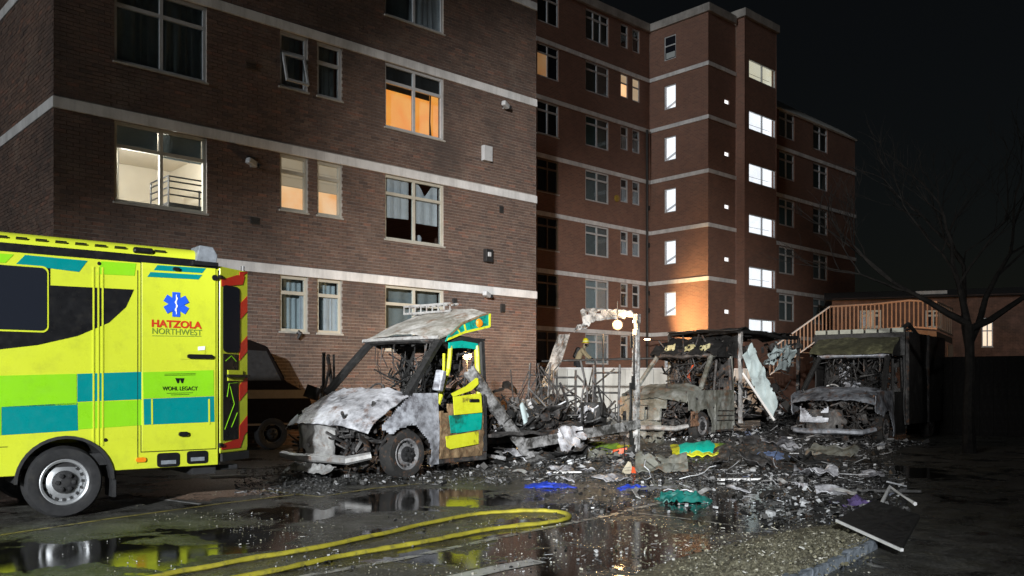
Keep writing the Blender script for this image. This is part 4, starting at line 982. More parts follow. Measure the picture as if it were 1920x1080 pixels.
# ------------------------------------------------------------------ dark van parked behind
def parked_van():
    c = at(400, 700, 17.3); Fm = Fr(c.x, c.y, .80, .60); root = thing('parked_van', 'dark brown van with a tan side stripe parked in shadow behind the ambulance', 'van', Fm.M)
    x1, z1 = Fm.hit(588, 700); zt = Fm.hit(560, 640)[1]; x0 = x1 - 4.9
    P = [(x0, .35), (x0 + .05, zt - .1), (x0 + .25, zt), (x1 - 1.35, zt), (x1 - 1.0, zt - .12), (x1 - .62, 1.42), (x1 - .1, 1.15), (x1, .85), (x1, .4)]
    MB().prism(P, 0, 1.9).build('body', M['van_paint'], root, bevel=.05)
    MB().prism([(x1 - 2.3, 1.4), (x1 - .72, 1.42), (x1 - 1.03, zt - .22), (x1 - 2.3, zt - .18)], -.012, -.001).build('cab_window', M['shaded_glass'], root)
    MB().prism([(x0 + .3, 1.4), (x1 - 2.45, 1.4), (x1 - 2.45, zt - .18), (x0 + .3, zt - .18)], -.012, -.001).build('side_window', M['shaded_glass'], root)
    s0 = Fm.hit(520, 747)[1]; s1 = Fm.hit(520, 731)[1]
    MB().prism([(x0 + .1, s0), (x1 - .05, s0), (x1 - .1, s1), (x0 + .1, s1)], -.016, -.002).build('side_stripe', M['tan'], root)
    MB().box(x0 + .1, x1 - .1, -.012, -.002, .5, .54).build('rub_strip', M['frame_b'], root)
    for x in (x0 + .9, x1 - .9): wheel(root, x, -.01, .33, .33, .2, rim='plastic'); wheel(root, x, 1.9, .33, .33, .2, 1, rim='plastic')
    MB().add([(x1 - .60, .1, 1.44), (x1 - .97, .15, zt - .13), (x1 - .97, 1.75, zt - .13), (x1 - .60, 1.8, 1.44)], [(0, 3, 2, 1)]).build('windscreen', M['shaded_glass'], root, M=Matrix.Translation((.015, 0, .015)))
parked_van()

# ------------------------------------------------------------------ burnt-out ambulances
def clutter(mb, n, lo, hi, rnd, size=.16, rods=False):
    for k in range(n):
        c = Vector([rnd.uniform(a, b_) for a, b_ in zip(lo, hi)]); q = rnd.random()
        rot = (rnd.uniform(-1.6, 1.6), rnd.uniform(-1.6, 1.6), rnd.uniform(-1.6, 1.6))
        if q < .30 and not rods: mb.obox(c, (size * rnd.uniform(.3, 1.3), size * rnd.uniform(.2, .8), size * rnd.uniform(.04, .25)), rot)
        elif q < .92 or rods:
            d = Vector((rnd.uniform(-1, 1), rnd.uniform(-1, 1), rnd.uniform(-1, 1))).normalized() * size * rnd.uniform(.6, 1.8)
            e = Vector((rnd.uniform(-1, 1), rnd.uniform(-1, 1), rnd.uniform(-1, .4))) * size * .5
            mb.tube([c - d, c + e, c + d], rnd.uniform(.006, .028), 5)
        else: mb.lathe([(0, 0), (size * .5, 0), (size * .55, size * .2), (size * .3, size * .3), (0, size * .3)], c, rnd.choice('xyz'), 10)

def burnt_cab(root, S, seed, m):
    """front half of a burnt panel-van ambulance. x rearwards from the front axle, y=0 the side towards the picture's right, z up."""
    rnd = random.Random(seed); W_ = 1.95
    cz = lambda p, a=.03, s_=3.2: crumple(p, a, s_, seed)
    # bonnet
    zf, zr = S.get('zf', .77), S.get('zr', 1.2)
    def hood(u, v):
        y = .05 + 1.85 * u; e = (u - .5) * 2
        x = -.86 + .17 * abs(e) ** 3 + v * (.92 - .17 * abs(e) ** 3)
        z = zf + (zr - zf) * v ** .85 + .06 * (1 - e * e) - .05 * abs(e) ** 6 - (.05 * (1 - v) ** 6)
        z += .022 * math.exp(-((abs(e) - .55) / .08) ** 2) * (.4 + .6 * v)
        return (x + cz((x, y, 3), .02, 6), y, z + cz((x, y, 0), S.get('crump', .05), 2.6) + cz((x, y, 5), .018, 9))
    MB().sheet(lambda u, v: hood(u, v), 34, 22, .012).build('bonnet', M[m['hood']], root, True)
    # front wings
    for side in (0, 1):
        yb = 0.0 if side == 0 else W_; sg = 1 if side == 0 else -1
        def wing(u, v):
            x = -.66 + 1.27 * u; z = .14 + 1.06 * v
            top = zf + .03 + (zr - zf + .0) * max(0, min(1, (x + .84) / .9)) ** .85
            z = min(z, top + .0 + cz((x, z, 1), .03, 4))
            bul = .035 * math.exp(-((math.hypot(x, z - .34) - .44) / .07) ** 2)
            return (x, yb - sg * (bul - .05 * max(0, z - .85) ** 1.0 * 1.5) + sg * cz((x, 0, z), S.get('wingc', .035), 3) + sg * .10 * max(0, -.35 - x), z)
        def kp(u, v):
            x = -.66 + 1.27 * u; z = .14 + 1.06 * v
            top = zf + .06 + (zr - zf) * max(0, min(1, (x + .84) / .9)) ** .85
            if z > top + .04: return False
            if math.hypot(x, z - .34) < .415 + .015 * math.sin(x * 17): return False
            if S.get('wing_gap') and (z > .80 + (x + .42) * .76 or x < -.46): return False
            if x < -.12 and z < .60 + (-.12 - x) * .25 + cz((x, z, 0), .06, 6): return False
            if x > 0 and z < .17 + cz((x, z, 4), .05, 9): return False
            if S.get('wing_hole') and side == 0 and tri(seed, (x, z, 3), 3.4) > .42: return False
            return True
        MB().sheet(wing, 44, 40, .012 * sg, keep=kp).build('front_wing', M[m['wing']], root, True)
    # pillars, header, cowl
    zt = S.get('zt', 2.0)
    def pil(p, q, name='pillar', r_=.045, mm='soot', mid=None): MB().tube([p, mid or Vector(p).lerp(Vector(q), .5) + Vector((.02, .0, .03)), q], r_, 6).build(name, M[m.get('pil', mm)], root)
    pil((.04, .07, zr - .02), (.80, .20, zt), r_=S.get('pr', .045)); pil((.04, W_ - .07, zr - .02), (.80, W_ - .20, zt), r_=S.get('pr', .045))
    MB().tube([(.80, .16, zt + .01), (.72, .6, zt + .03), (.70, W_ / 2, zt + .03 - S.get('sag', 0)), (.72, W_ - .6, zt + .03), (.80, W_ - .16, zt + .01)], .06, 6).build('screen_header', M[m.get('hdr', 'char')], root)
    MB().sheet(lambda u, v: (.02 + .16 * v + cz((u * 2, v, 0), .04, 5), .08 + 1.8 * u, zr - .05 + .05 * math.sin(math.pi * u) - .06 * v + cz((u * 2, v, 3), .05, 6)), 24, 4, .02).build('scuttle', M['soot'], root)
    pil((1.60, .03, .30), (1.62, .10, zt), 'door_post', .06); pil((1.60, W_ - .03, .30), (1.62, W_ - .1, zt), 'door_post', .05)
    for y in (.12, W_ - .12): MB().tube([(.80, y + (.06 if y < 1 else -.06), zt - .01), (1.2, y, zt + .04), (1.66, y, zt)], .045, 6).build('cant_rail', M[m.get('pil', 'soot')], root)
    # dash, wheel, seats, bulkhead rim
    MB().sheet(lambda u, v: (.22 + .35 * v, .12 + 1.7 * u, .98 + .17 * math.sin(math.pi * min(1, v * 1.3)) + cz((u * 3, v * 2, 0), .09, 5)), 24, 8, .02).build('dashboard', M['soot'], root)
    sw = MB(); cx, cy, czz = .62, S.get('wheel_y', 1.45), 1.17
    ring = [Vector((cx + .10 * math.cos(q) , cy + .20 * math.sin(q), czz + .17 * math.cos(q))) for q in [2 * math.pi * k / 18 for k in range(19)]]
    sw.tube(ring, .016, 6, cap=False); sw.tube([(cx, cy - .19, czz), (cx - .03, cy, czz - .02), (cx, cy + .19, czz)], .015, 5); sw.tube([(cx, cy, czz), (cx - .3, cy, czz - .2)], .03, 6); sw.build('steering_wheel', M['pale' if S.get('pale_wheel') else 'char'], root)
    for y0 in (.32, 1.2):
        s_ = MB()
        for yy in (y0, y0 + .42): s_.tube([(1.0, yy, .55), (1.35, yy, .62), (1.42, yy + .02, .95), (1.50, yy, 1.45)], .02, 5)
        for z in (.7, .95, 1.2, 1.45): s_.tube([(1.36 + (z - .7) * .18, y0, z), (1.38 + (z - .7) * .18, y0 + .42, z)], .014, 5)
        s_.tube([(1.45, y0 + .1, 1.45), (1.5, y0 + .1, 1.7), (1.5, y0 + .32, 1.7), (1.47, y0 + .32, 1.45)], .014, 5)
        s_.build('seat_frame', M['char'], root)
    c_ = MB(); clutter(c_, 46, (.45, .15, .55), (1.5, 1.8, 1.15), rnd, .2); tag(c_.build('cabin_wreckage', M['soot'], root), kind='stuff')
    # hanging wiring and trim in the screen opening
    c_ = MB()
    for k in range(16):
        y = rnd.uniform(.25, 1.7); x = rnd.uniform(.75, 1.4); L = rnd.uniform(.15, .75)
        c_.tube([(x, y, zt - .02), (x + rnd.uniform(-.08, .08), y + rnd.uniform(-.06, .06), zt - L * .5), (x + rnd.uniform(-.1, .1), y + rnd.uniform(-.12, .12), zt - L)], rnd.uniform(.006, .02), 5)
    tag(c_.build('hanging_trim', M['char'], root), kind='stuff')
    MB().sheet(lambda u, v: (.80 + .85 * v, .15 + 1.65 * u, zt - .03 - .10 * v + cz((u * 3, v * 2, 6), .10, 4)), 26, 12, .03, keep=lambda u, v: tri(seed + 3, (u * 3, v * 2, 2), 2.5) < .34).build('headlining', M['soot'], root, True)
    c_ = MB(); clutter(c_, 70, (.85, .2, 1.15), (1.6, 1.75, zt - .05), rnd, .20, True); tag(c_.build('cabin_tangle', M['soot'], root), kind='stuff')
    # nose
    MB().sheet(lambda u, v: (-.70 + cz((u, v, 2), .06, 4) - .06 * math.sin(math.pi * u), .72 + .80 * u, .22 + .55 * v), 16, 12, .03, keep=lambda u, v: tri(seed, (u, v, 8), 3.3) < .36).build('radiator', M[m['rad']], root, True)
    MB().tube([(-.62, .06, .36), (-.88, .25, .30), (-.93, .8, .31), (-.93, 1.3, .29), (-.85, 1.75, .31), (-.6, 1.9, .34)], [.05, .06, .06, .06, .055, .04], 6).build('crash_beam', M[m.get('beam', 'char')], root)
    MB().sheet(lambda u, v: (-.98 + .16 * v, .55 + .95 * u, .10 + .10 * v + cz((u * 2, v, 1), .06, 4)), 16, 4, .015).build('lower_plate', M[m['rad']], root)
    c_ = MB(); clutter(c_, 150, (-.68, .16, .22), (.0, 1.8, zf + .12), rnd, .17); tag(c_.build('engine_wreckage', M['char'], root), kind='stuff')
    c_ = MB(); clutter(c_, 26, (-.75, .15, .3), (-.35, .75, zf), rnd, .16); tag(c_.build('headlamp_wreckage', M['char'], root), kind='stuff')
    wheel(root, 0, .02, .345, .345, .22, rim=m.get('rim', 'burnt_rim'), tyre='tyre_burnt'); wheel(root, 0.05, W_ - .02, .34, .34, .22, 1, rim='char', tyre='tyre_burnt')
    MB().box(-.6, 6.0 if S.get('long') else 4.6, .45, .53, .36, .5).build('chassis_rail', M['char'], root); MB().box(-.6, 6.0 if S.get('long') else 4.6, 1.42, 1.5, .36, .5).build('chassis_rail', M['char'], root)
    MB().box(.5, 1.66, .02, .14, .17, .30).build('sill', M['char'], root); MB().box(.5, 1.66, W_ - .14, W_ - .02, .17, .30).build('sill', M['char'], root)
    MB().sheet(lambda u, v: (.1 + 1.6 * u, .1 + 1.75 * v, .38 + cz((u, v, 0), .05, 6)), 10, 10, .02).build('cab_floor', M['soot'], root)
M['post'] = burnt('scorched_post', [(.34, (.012, .012, .012)), (.42, (.07, .068, .065)), (.50, (.24, .24, .235)), (.60, (.44, .44, .43)), (.72, (.20, .18, .15))], 5, .08, .55, .2, .6, 33)
M['ash'] = burnt('wet_ash', [(.3, (.008, .008, .008)), (.5, (.022, .022, .021)), (.62, (.06, .058, .054)), (.74, (.22, .215, .21))], 7, .12, .5, 0, .9, 29)
M['tyre_burnt'] = burnt('burnt_tyre', [(.3, (.008, .008, .008)), (.6, (.022, .021, .02)), (.8, (.08, .075, .07))], 4, .1, .85, 0, .8, 20)
M['burnt_rim'] = burnt('burnt_rim_metal', [(.3, (.06, .06, .06)), (.48, (.22, .22, .225)), (.66, (.42, .42, .43))], 6, .15, .5, .4, .4, 21)

V1 = Fr(-1.457, 12.33, .65, .76); V2 = Fr(4.6, 21.2, .65, .76); V3 = Fr(8.3, 19.5, .62, .785)
def wreck_one():
    root = thing('burnt_ambulance', 'burnt out ambulance with pale ash bonnet and a surviving green and yellow cab door', 'ambulance', V1.M)
    burnt_cab(root, dict(long=True, zf=.76, zr=1.20, zt=1.98, crump=.022, wingc=.018, wing_gap=True, pr=.07), 3, dict(hood='ash_hood', wing='ash_wing', rad='pale', beam='pale'))
    cz = lambda p, a=.03, s_=3: crumple(p, a, s_, 31)
    # roof wedge over the cab
    def roof(u, v):
        x = .74 + 1.05 * v; y = .12 + 1.72 * u; e = (u - .5) * 2
        return (x - .07 * (1 - e * e) * (1 - v), y, 2.03 + .44 * v ** .9 + .05 * (1 - e * e) - .05 * abs(e) ** 5 + cz((x, y, 0), .03, 3.5))
    MB().sheet(roof, 26, 18, .025).build('roof_fairing', M['roof_ash'], root, True)
    MB().sheet(lambda u, v: (.72 + .02 * v - .07 * (1 - (2 * u - 1) ** 2), .13 + 1.7 * u, 1.99 + .045 * v), 20, 2, .03).build('roof_lip', M['pale'], root, True)
    h = lambda px, py: V1.hit(px, py, .10)
    side = [h(833, 641), h(838, 630), h(862, 606), h(905, 588), h(917, 587), h(916, 614), h(868, 625)]
    sp = MB().prism(side, .075, .10).build('fairing_side', M['scorched_green'], root, bevel=.01)
    def on(name, pts, m, y0=.066, y1=.0735, par=sp): return MB().prism([h(*p) for p in pts], y0, y1).build(name, M[m], par)
    on('edge_stripe', [(836, 639), (838, 634), (868, 621), (915, 610), (916, 614), (869, 625)], 'scorched_yellow')
    on('edge_stripe', [(840, 628), (862, 605), (905, 588), (914, 587), (912, 590), (900, 593), (864, 609), (843, 629)], 'mesh_brown')
    on('edge_stripe', [(914, 589), (917.5, 588), (917, 613), (914, 612)], 'scorched_yellow'); on('divider_line', [(855, 618), (857, 617), (861, 624), (859, 625)], 'scorched_yellow'); on('divider_line', [(867, 609), (869, 608), (872, 621), (870, 622)], 'scorched_yellow')
    a = h(896, 606); MB().lathe([(0, -.03), (.05, -.025), (.07, 0), (.07, .01)], (a[0], .068, a[1]), 'y', 14).build('side_marker', M['amber'], sp)
    MB().box(.9, 1.75, .13, 1.82, 2.0, 2.04).build('roof_floor', M['soot'], root)
    # skeletal light bar
    b = MB()
    for z in (2.50, 2.62): b.tube([(1.60, .75, z), (1.55, 1.78, z)], .018, 5); b.tube([(1.78, .75, z), (1.73, 1.78, z)], .018, 5)
    for k in range(9): y = .75 + k * .128; b.tube([(1.6 - k * .006, y, 2.50), (1.6 - k * .006, y, 2.62)], .012, 4); b.tube([(1.6, y, 2.62), (1.78, y + .05, 2.62)], .012, 4)
    b.build('light_bar', M['pale'], root)
    MB().sheet(lambda u, v: (1.68 + cz((u, v, 3), .05, 4), .55 + 1.35 * u, .5 + 1.5 * v), 24, 20, .02, keep=lambda u, v: tri(55, (u, v, 0), 3.6) < .30 and not (.62 < u < .84 and .52 < v < .88)).build('bulkhead', M['soot'], root, True)
    # the door
    P = lambda px, py: V1.hit(px, py, .0)
    dg = [(.63, .24), (1.53, .22), (1.55, 1.05), (.60, 1.02)]
    # charred remains of the lower door skin, with the surviving paint
    dr = MB().sheet(lambda u, v: (.62 + .92 * u, .0 + cz((u * 2, v * 2, 0), .035, 4) - .03 * math.sin(math.pi * v), .24 + .80 * v), 26, 24, .03, keep=lambda u, v: not (u < .18 and tri(6, (u, v, 0), 5) > .25)).build('cab_door', M['mesh_brown'], root, True)
    def patch(name, pts, m, off=-.035):
        return MB().prism([P(*p) for p in pts], off - .012, off).build(name, M[m], dr)
    patch('waist_panel', [(842, 738), (870, 724), (892, 706), (893, 720), (880, 732), (846, 744)], 'scorched_yellow'); 
    patch('door_panel', [(846, 744), (898, 737), (900, 773), (848, 778)], 'scorched_yellow'); patch('door_panel', [(849, 779), (900, 774), (898, 805), (852, 812)], 'scorched_green')
    patch('door_panel', [(832, 818), (893, 808), (893, 832), (840, 842), (834, 838)], 'scorched_yellow')
    patch('sooty_edge', [(838, 779), (848, 778), (851, 811), (842, 812)], 'scorched_green', -.034)
    a = P(884, 751); MB().obox((a[0], -.06, a[1]), (.2, .03, .05)).build('door_handle', M['black'], dr, bevel=.01)
    # window frame, yellow edged, green head
    MB().tube([(.64, .05, 1.04), (.90, .10, 1.55), (.98, .13, 1.90)], .035, 6).build('window_frame', M['scorched_yellow'], dr); fr_ = MB(); fr_.tube([(1.52, .05, 1.05), (1.54, .12, 1.92)], .04, 6); fr_.build('window_frame', M['scorched_yellow'], dr)
    MB().sheet(lambda u, v: (.93 + .62 * u, .10, 1.86 + (.13 - .04 * (1 - u)) * v + .02 * math.sin(math.pi * u)), 8, 3, .03).build('door_head', M['scorched_green'], dr, True)
    MB().tube([(.76, .06, 1.3), (.77, .06, 1.78)], .02, 5).build('quarter_bar', M['scorched_yellow'], dr)
    MB().sheet(lambda u, v: (1.50 + .09 * u, .02, .35 + .75 * v + .03 * u), 3, 10, .05).build('latch_post', M['char'], root)
    # mirror remains on the near side, bent door frame on the far side
    MB().obox((.52, -.10, 1.38), (.10, .14, .30), (.1, .2, .2)).build('mirror_stub', M['ash_wing'], root, bevel=.02)
    b = MB(); y = 2.0
    b.tube([(.3, y, .95), (.35, y + .25, 1.75), (.55, y + .5, 1.80)], .03, 5); b.tube([(.2, y, 1.65), (.4, y + .45, 1.1), (.7, y + .8, .7)], .022, 5); b.tube([(.45, y + .5, .7), (.5, y + .55, 1.85)], .03, 5); b.tube([(.1, y + .1, 1.1), (.5, y + .6, 1.3)], .03, 5); b.tube([(.35, y + .1, 1.8), (.6, y + .4, 1.0)], .02, 5)
    b.obox((-.05, y + .12, 1.2), (.08, .22, .2), (.3, .2, .4)); b.build('bent_far_door', M['char'], root)
    # rear deck
    dk = MB().sheet(lambda u, v: (1.75 + 4.2 * u, .0 + 1.95 * v, .56 + cz((u * 4, v * 2, 0), .06, 2.5) - .03 * u), 36, 18, .05, keep=lambda u, v: tri(9, (u * 4, v * 2, 0), 1.6) < .45).build('rear_deck', M['char'], root)
    MB().sheet(lambda u, v: (2.6 + 3.4 * u, -.04 + .02 * v, .40 + .17 * v + .09 * u - .12 * (1 - u)), 20, 2, .04).build('deck_edge', M['beam'], root)
    wheel(root, 4.0, .02, .345, .345, .22, rim='burnt_rim', tyre='tyre_burnt'); wheel(root, 4.0, 1.93, .345, .345, .22, 1, rim='char', tyre='tyre_burnt')
    # rear portal: near post, broken top, leaning far post
    zt = 2.68
    MB().sheet(lambda u, v: (5.86 + .15 * u, -.02 + cz((u, v * 3, 0), .03, 2), .05 + (zt - .05) * v), 5, 44, .09, keep=lambda u, v: not ((u < .2 or u > .8) and tri(77, (u * .5, v * 6, 0), 2.2) > .12)).build('rear_post', M['post'], root)
    MB().sheet(lambda u, v: (5.70 + .18 * u, .0 + cz((u, v * 3, 4), .03, 2), .05 + (zt - .05) * v), 3, 20, .03, keep=lambda u, v: tri(4, (u, v * 3, 2), 3) < -.1).build('post_flange', M['soot'], root)
    MB().sheet(lambda u, v: (5.92 - .1 * v, .05 + 1.2 * u, zt - .04 - .08 * u * u + .16 * v * (1 + u) - .05 * v + cz((u * 3, v, 0), .05, 5)), 20, 5, .03, keep=lambda u, v: tri(5, (u * 2, v, 1), 4) < .4).build('top_beam', M['post'], root)
    MB().sheet(lambda u, v: (5.9 - .55 * u * 0, 1.05 + .35 * u + .1 * v, 2.60 - .06 * u - .14 * v + cz((u, v, 7), .06, 6)), 10, 6, .02, keep=lambda u, v: tri(2, (u, v, 1), 4) < .3).build('torn_header', M['post'], root, True)
    MB().sheet(lambda u, v: (5.4 + .5 * v + .1 * u, 1.95 - .38 * v + .36 * u, .6 + 1.75 * v + cz((u, v * 2, 3), .07, 4)), 5, 22, .03, keep=lambda u, v: tri(3, (u, v * 2, 1), 4) < .42).build('leaning_post', M['post'], root, True)
    # ladder-like racking left standing on the deck
    def rack(x, y, w, hgt, lean, n, name='rack_frame'):
        b = MB()
        for q in (0, w): b.tube([(x, y - q, .56), (x + lean, y - q + .03, .56 + hgt)], .025, 5)
        for k in range(n): t_ = (k + .6) / n; b.tube([(x + lean * t_, y, .56 + hgt * t_), (x + lean * t_, y - w, .56 + hgt * t_)], .02, 5)
        b.build(name, M['char'], root)
    rack(5.3, 1.55, .55, 1.05, .05, 3); rack(5.5, .75, .6, 1.15, .1, 3); rack(4.9, 1.9, .5, 1.2, .15, 2)
    b = MB(); b.tube([(5.6, .55, .6), (5.65, .6, 2.3)], .02, 5); b.build('thin_post', M['char'], root)
    for x, y, r_, hh_ in ((4.15, .55, .21, .38), (5.05, .42, .26, .42), (4.6, 1.2, .2, .35)):
        MB().lathe([(0, 0), (r_, 0), (r_ * 1.04, hh_ * .3), (r_, hh_ * .8), (r_ * .85, hh_), (0, hh_)], (x, y, .58), 'z', 16).build('charred_bin', M['soot'], root, True)
    c_ = MB(); r2 = random.Random(41)
    for k in range(64):
        x, y = r2.uniform(1.9, 5.8), r2.uniform(.15, 1.9); hh_ = r2.uniform(.25, 1.25) * (1 if x > 3.6 else .6); q = Vector((x, y, .55))
        c_.tube([q, q + Vector((r2.gauss(0, .12), r2.gauss(0, .12), hh_ * .55)), q + Vector((r2.gauss(0, .3), r2.gauss(0, .3), hh_))], r2.uniform(.008, .024), 5)
    tag(c_.build('charred_frame_tangle', M['char'], root), kind='stuff')
    MB().sheet(lambda u, v: (2.2 + 3.4 * u, 1.9 + cz((u * 4, v * 2, 0), .12, 2), .55 + .75 * v + cz((u * 5, 0, 0), .3, 2) * v), 34, 12, .02, keep=lambda u, v: tri(91, (u * 5, v * 2, 0), 1.6) < .2 - .25 * v).build('far_side_skin', M['char'], root, True)
    c_ = MB(); clutter(c_, 320, (1.8, .1, .6), (5.8, 1.85, .85), random.Random(8), .15); tag(c_.build('deck_wreckage', M['soot'], root), kind='stuff')
    c_ = MB(); clutter(c_, 60, (1.8, .1, .6), (5.8, 1.85, 1.05), random.Random(18), .2); tag(c_.build('deck_scrap', M['debris'], root), kind='stuff')
    for k, (x, y, w, h_, ln) in enumerate(((2.3, .35, .7, .42, .3), (3.2, .25, .8, .38, -.35), (3.9, 1.0, .7, .5, .25), (4.7, .5, .6, .34, -.3), (5.2, 1.3, .7, .55, .2), (2.9, 1.2, .9, .5, .35))):
        MB().sheet(lambda u, v: (x + w * (u - .5) + cz((u * 2, v, k), .1, 3), y + ln * v + cz((u * 2, v, k + 5), .12, 3), .58 + h_ * v + cz((u * 2, v, k + 9), .08, 3)), 14, 10, .012, keep=lambda u, v: tri(70 + k, (u * 1.4, v, 0), 3) < .3).build('buckled_panel', M[['ash_hood', 'char', 'beam'][k % 3]], root, True)
    MB().sheet(lambda u, v: (2.8 + .18 * u, .2 + .1 * v, .62 + .36 * v + .05 * math.sin(u * 5)), 6, 6, .015).build('pale_flap', M['skin_white'], root)
    b = MB(); b.tube([(2.6, .8, .6), (2.7, .82, 1.2), (3.0, .85, 1.25)], .03, 5); b.tube([(3.2, .6, .6), (3.1, .6, 1.0)], .03, 5); b.tube([(2.2, .5, .6), (2.25, .5, 1.05), (2.5, .5, 1.1)], .03, 5); b.build('bent_bracket', M['char'], root)
    MB().sheet(lambda u, v: (3.15 + .75 * u, -.12 - .22 * v + cz((u, v, 0), .1, 3), .60 - .42 * v + cz((u, v, 5), .1, 4)), 12, 10, .015, keep=lambda u, v: tri(14, (u, v, 0), 3) < .35).build('hanging_skin', M['ash_hood'], root, True)
wreck_one()

def box_frame(root, x0, x1, y0, y1, z0, z1, m, seed, drop=0):
    t = .10
    for x, y, nm in ((x0, y0, 0), (x0, y1, 1), (x1, y0, 2), (x1, y1, 3)):
        MB().sheet(lambda u, v: (x + t * u, y + crumple((u, v * 4, nm), .03, 2, seed), z0 + (z1 - z0) * v), 3, 20, t * .8).build('corner_post', M[m if nm == 0 else 'char'], root)
def wreck_two():
    root = thing('burnt_ambulance', 'burnt out ambulance with olive grey front and open torn box standing in the middle', 'ambulance', V2.M)
    burnt_cab(root, dict(long=True, zf=1.0, zr=1.28, zt=2.06, crump=.06, wing_hole=True, sag=.05, pr=.062), 5, dict(hood='olive_ash', wing='olive_ash', rad='olive_ash', beam='pale', pil='olive_ash'))
    cz = lambda p, a=.03, s_=3: crumple(p, a, s_, 52)
    # tall flat nose skin
    MB().sheet(lambda u, v: (-.80 - .05 * math.sin(math.pi * u) + .10 * v + cz((u, v, 2), .04, 4), .55 + 1.35 * u, .48 + .56 * v), 26, 14, .02, keep=lambda u, v: not (v < .6 and .35 < u < .42) and tri(7, (u * 2, v, 0), 3) < .45 and not (u < .12 and v < .5)).build('nose_panel', M['olive_ash'], root, True)
    b = MB(); b.tube([(-.87, 1.02, .52), (-.85, 1.02, .84), (-.85, 1.5, .84), (-.87, 1.5, .5)], .012, 4); b.build('grille_outline', M['soot'], root)
    # door
    dr = MB().sheet(lambda u, v: (.62 + .95 * u, cz((u * 2, v * 2, 0), .03, 4), .22 + .98 * v), 22, 22, .03).build('cab_door', M['olive_ash'], root, True)
    MB().tube([(.64, .05, 1.2), (.92, .12, 1.95)], .035, 5).build('window_frame', M['char'], dr); b = MB(); b.tube([(1.55, .04, 1.2), (1.57, .1, 2.0)], .05, 5); b.build('window_frame', M['char'], dr)
    for k in range(3): MB().tube([(.66 + .02 * k, -.035, .46 + .12 * k), (1.54, -.035, .44 + .12 * k)], .012, 4).build('door_ridge', M['char'], dr)
    # roof pod, collapsed and black with yellowish scraps
    MB().sheet(lambda u, v: (.70 + 1.3 * v - .05 * math.sin(math.pi * u), .05 + 1.85 * u, 2.10 + .46 * v ** .7 + cz((u * 3, v * 2, 0), .12, 3)), 28, 18, .03, keep=lambda u, v: tri(3, (u * 2, v * 2, 1), 2.6) < .40).build('roof_pod', M['soot'], root, True)
    c_ = MB(); clutter(c_, 40, (.8, .2, 2.1), (1.7, 1.7, 2.4), random.Random(12), .22); tag(c_.build('pod_wreckage', M['char'], root), kind='stuff')
    for k, (x, y) in enumerate(((.72, 1.5), (.78, .95), (.8, .55))):
        MB().sheet(lambda u, v: (x + .05 * v, y - .3 * u, 2.18 + .14 * v + .05 * u + cz((u, v, k), .06, 6)), 8, 5, .01, keep=lambda u, v: tri(k, (u, v, 1), 4) < .2).build('scorched_scrap', M['scorched_straw'], root)
    for yy in (.04, 1.9):
        MB().sheet(lambda u, v: (.74 + 1.2 * u, yy + cz((u * 2, v, yy), .05, 3), 2.03 + v * (.10 + .50 * u ** .7)), 16, 8, .02, keep=lambda u, v: tri(12, (u * 2, v, yy), 3) < .42).build('pod_side', M['soot'], root, True)
    MB().sheet(lambda u, v: (1.62, .1 + 1.75 * u, .5 + 1.55 * v), 20, 16, .02, keep=lambda u, v: tri(17, (u * 2, v * 2, 0), 2.4) < .22).build('cab_bulkhead', M['char'], root)
    # box: roof rails sloping, posts, sagging roof skin, torn inside
    x0, x1, y0, y1, zt = 1.9, 5.6, -.06, 2.02, 2.70
    box_frame(root, x0, x1, y0, y1, .35, zt, 'pale', 5)
    b = MB()
    for y in (y0 + .05, y1): b.tube([(x0, y, zt), (3.2, y, zt + .03), (4.4, y, zt - .05), (x1, y, zt)], .06, 5)
    for x in (x0, 2.9, 3.8, 4.7, x1): b.tube([(x, y0, zt + .02), (x, (y0 + y1) / 2, zt + .06), (x, y1, zt)], .04, 5)
    b.build('roof_frame', M['soot'], root)
    MB().sheet(lambda u, v: (x0 - .15 + (x1 - x0) * u, y0 + (y1 - y0) * v, zt + .08 + cz((u * 4, v * 2, 0), .10, 2.0) - .35 * max(0, u - .55) * math.sin(math.pi * v)), 36, 18, .02, keep=lambda u, v: tri(8, (u * 3, v * 2, 0), 2) < .36).build('roof_skin', M['soot'], root, True)
    MB().sheet(lambda u, v: (x0 + .02, y0 + .4 + 1.6 * u, .6 + 1.4 * v + cz((u, v, 0), .05, 4)), 12, 14, .02, keep=lambda u, v: tri(18, (u, v, 0), 3) < .25).build('bulkhead', M['char'], root, True)
    MB().sheet(lambda u, v: (x0 + (x1 - x0) * u, y1 + cz((u * 3, v * 2, 0), .10, 2), .5 + 2.1 * v), 28, 18, .02, keep=lambda u, v: tri(21, (u * 3, v * 2, 0), 1.8) < .12).build('far_side_skin', M['char'], root, True)
    for k, (x, z, w, hh_) in enumerate(((4.3, 2.45, .9, .5), (4.9, 2.35, .8, .6), (5.3, 2.5, .6, .4), (4.0, 2.3, .5, .4))):
        MB().sheet(lambda u, v: (x + w * (u - .5) + .1 * v, y0 - .05 + .3 * v + cz((u, v, k), .2, 3), z - hh_ * v + cz((u, v, k + 9), .14, 4)), 14, 10, .012, keep=lambda u, v: tri(30 + k, (u, v, 0), 3) < .3).build('hanging_skin', M['skin_white' if k != 2 else 'char'], root, True)
    MB().sheet(lambda u, v: (x0 + .1 + 3.5 * u, .0 + 1.95 * v, .52 + cz((u * 4, v * 2, 0), .1, 2)), 20, 12, .04).build('box_floor', M['char'], root)
    c_ = MB(); clutter(c_, 150, (2.1, .1, .5), (5.5, 1.9, 1.3), random.Random(22), .28); tag(c_.build('box_wreckage', M['debris'], root), kind='stuff')
